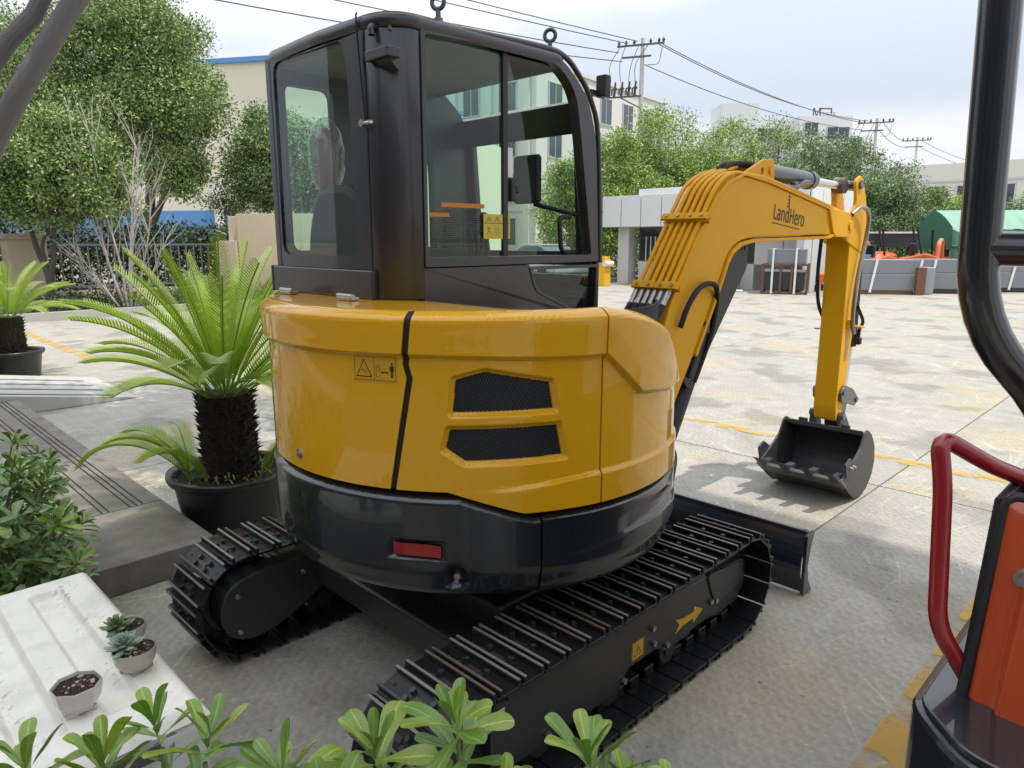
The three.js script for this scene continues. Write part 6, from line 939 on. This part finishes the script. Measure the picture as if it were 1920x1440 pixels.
  // parked car seen through the cab
  { const c = thing('parked_car', 'silver parked car in front of the office block', 'car', V(1.15, 0, -30), 0.6); const silver = phy(lin(0.5, 0.52, 0.53), 0.3, { clearcoat: 0.8, metalness: 0.3 }); mesh('body', [prof(rpoly([[-2.2, 0.35, .1], [2.2, 0.35, .1], [2.2, 0.75, .2], [1.2, 0.92, .2], [-1.9, 0.98, .2], [-2.2, 0.8, .1]], .1, 5), -0.88, 0.88, 0.08)], silver, c); mesh('cabin', [prof(rpoly([[-1.7, 0.95], [1.1, 0.92], [0.35, 1.42, .2], [-1.0, 1.45, .2]], .05, 5), -0.74, 0.74, 0.08)], winGlass, c); mesh('roof', [bx(1.3, 0.05, 1.2, 0, 1.45, 0.33, 0.02)], silver, c); for (const [s, z] of [[-1, -1.35], [1, -1.35], [-1, 1.35], [1, 1.35]]) mesh('wheel', [rod(V(s * 0.9, 0.32, z), V(s * 0.7, 0.32, z), 0.32, 0.32, 18)], M.rubber, c); }
}
// ---------------------------------------------------------------- power poles and wires
{
  const conc = std(lin(0.50, 0.49, 0.47), 0.85), iron = std(lin(0.10, 0.10, 0.10), 0.6), porc = std(lin(0.06, 0.055, 0.05), 0.35);
  const poleAt = (x, z, h, label, full) => {
    const p = thing('power_pole', label, 'power pole', V(x, 0, z), -0.35, 'power poles'); mesh('pole', [rod(V(0, 0, 0), V(0, h, 0), 0.17, 0.11, 16)], conc, p);
    mesh('crossarm', [bx(2.6, 0.09, 0.09, -0.1, h - 0.35, 0.1)], iron, p); mesh('crossarm', [bx(1.6, 0.09, 0.09, -0.3, h - 0.95, 0.1)], iron, p);
    for (const x_ of [-1.3, -0.9, -0.45, 0.45, 0.9, 1.15]) mesh('insulator', [rod(V(x_, h - 0.32, 0.1), V(x_, h - 0.08, 0.1), 0.06, 0.045, 8), rod(V(x_, h - 0.22, 0.1), V(x_, h - 0.17, 0.1), 0.09, 0.09, 8)], porc, p);
    if (full) { mesh('switch_beam', [bx(1.9, 0.08, 0.1, -0.95, h - 3.0, 0.1), bx(0.5, 0.05, 0.05, -0.2, h - 3.05, 0.3)], iron, p); mesh('switch_brace', [rod(V(-1.2, h - 3.0, 0.1), V(0, h - 3.65, 0.1), 0.035)], iron, p);
      for (const x_ of [-1.5, -1.1, -0.7, -0.35]) mesh('switch_unit', [rod(V(x_, h - 2.95, 0.1), V(x_ + 0.06, h - 2.2, 0.1), 0.075, 0.055, 8), rod(V(x_ + 0.03, h - 2.6, 0.1), V(x_ + 0.04, h - 2.5, 0.1), 0.12, 0.12, 8), bx(0.08, 0.35, 0.08, x_ - 0.1, h - 2.75, 0.25)], porc, p);
      for (const [a, b, s] of [[-1.25, -1.7, 0.5], [-0.95, -1.15, 0.3], [-0.2, -0.72, .2], [0.3, -0.35, .5]]) mesh('jumper', [tube([V(a, h - 0.4, 0.1), V(lerp(a, b, .5) - s * 0.6, h - 1.3, 0.1), V(b, h - 2.2, 0.1)], 0.02, 16, 5)], iron, p);
      mesh('jumper', [tube([V(0.3, h - 1.4, 0.1), V(0.9, h - 1.35, 0.1), V(1.1, h - 0.5, 0.1)], 0.02, 14, 5)], iron, p); }
    return p;
  };
  poleAt(7.2, -42, 12.5, 'tall concrete power pole with switchgear behind the gatehouse trees', true); poleAt(29.3, -60, 11.2, 'power pole with crossarms and switchgear right of the excavator arm', true); poleAt(40.9, -75, 11.8, 'thinner power pole in front of the far factory', false);
  const wire = (a, b, sag, label) => { const m = a.clone().lerp(b, .5); m.y -= sag; const c = new THREE.QuadraticBezierCurve3(a, m.clone().setY(m.y - sag), b); const o = mesh('overhead_wire', new THREE.TubeGeometry(c, 30, 0.026, 5, false), iron); top(o, 'overhead_wire', label, 'wire', 'overhead power wires'); };
  const P1 = y => V(7.2, y, -42), P2 = y => V(29.3, y, -60), P3 = y => V(40.9, y, -75);
  wire(V(-14, 12.9, -27), V(6.9, 12.35, -42), 0.10, 'highest wire running over the cab to the tall pole'); wire(V(-14, 12.2, -26.2), V(6.3, 12.25, -42), 0.10, 'second wire running over the cab to the tall pole'); wire(V(-12, 11.3, -28), V(5.9, 11.75, -42), 0.15, 'third wire running over the cab to the tall pole'); wire(V(-12, 10.4, -28), V(6.1, 11.3, -42), 0.2, 'lowest wire running over the cab to the tall pole');
  wire(V(8.3, 12.2, -42), V(28.2, 10.85, -60), 0.55, 'highest wire between the tall pole and the second pole'); wire(V(7.9, 12.3, -42), V(28.9, 10.95, -60), 0.75, 'middle wire between the tall pole and the second pole'); wire(V(7.2, 11.2, -42), V(28.2, 10.3, -60), 0.6, 'lowest wire between the tall pole and the second pole');
  wire(V(29.8, 10.9, -60), V(40.3, 11.4, -75), 0.5, 'highest wire between the second pole and the thin pole'); wire(V(29.6, 10.2, -60), V(40.1, 10.8, -75), 0.4, 'lower wire between the second pole and the thin pole');
  wire(V(41.2, 11.5, -75), V(62, 10.2, -88), 1.0, 'upper wire leaving the thin pole toward the roll bar'); wire(V(41.2, 10.8, -75), V(62, 8.9, -88), 0.7, 'lower wire leaving the thin pole toward the roll bar');
}
renderer.render(scene, camera);
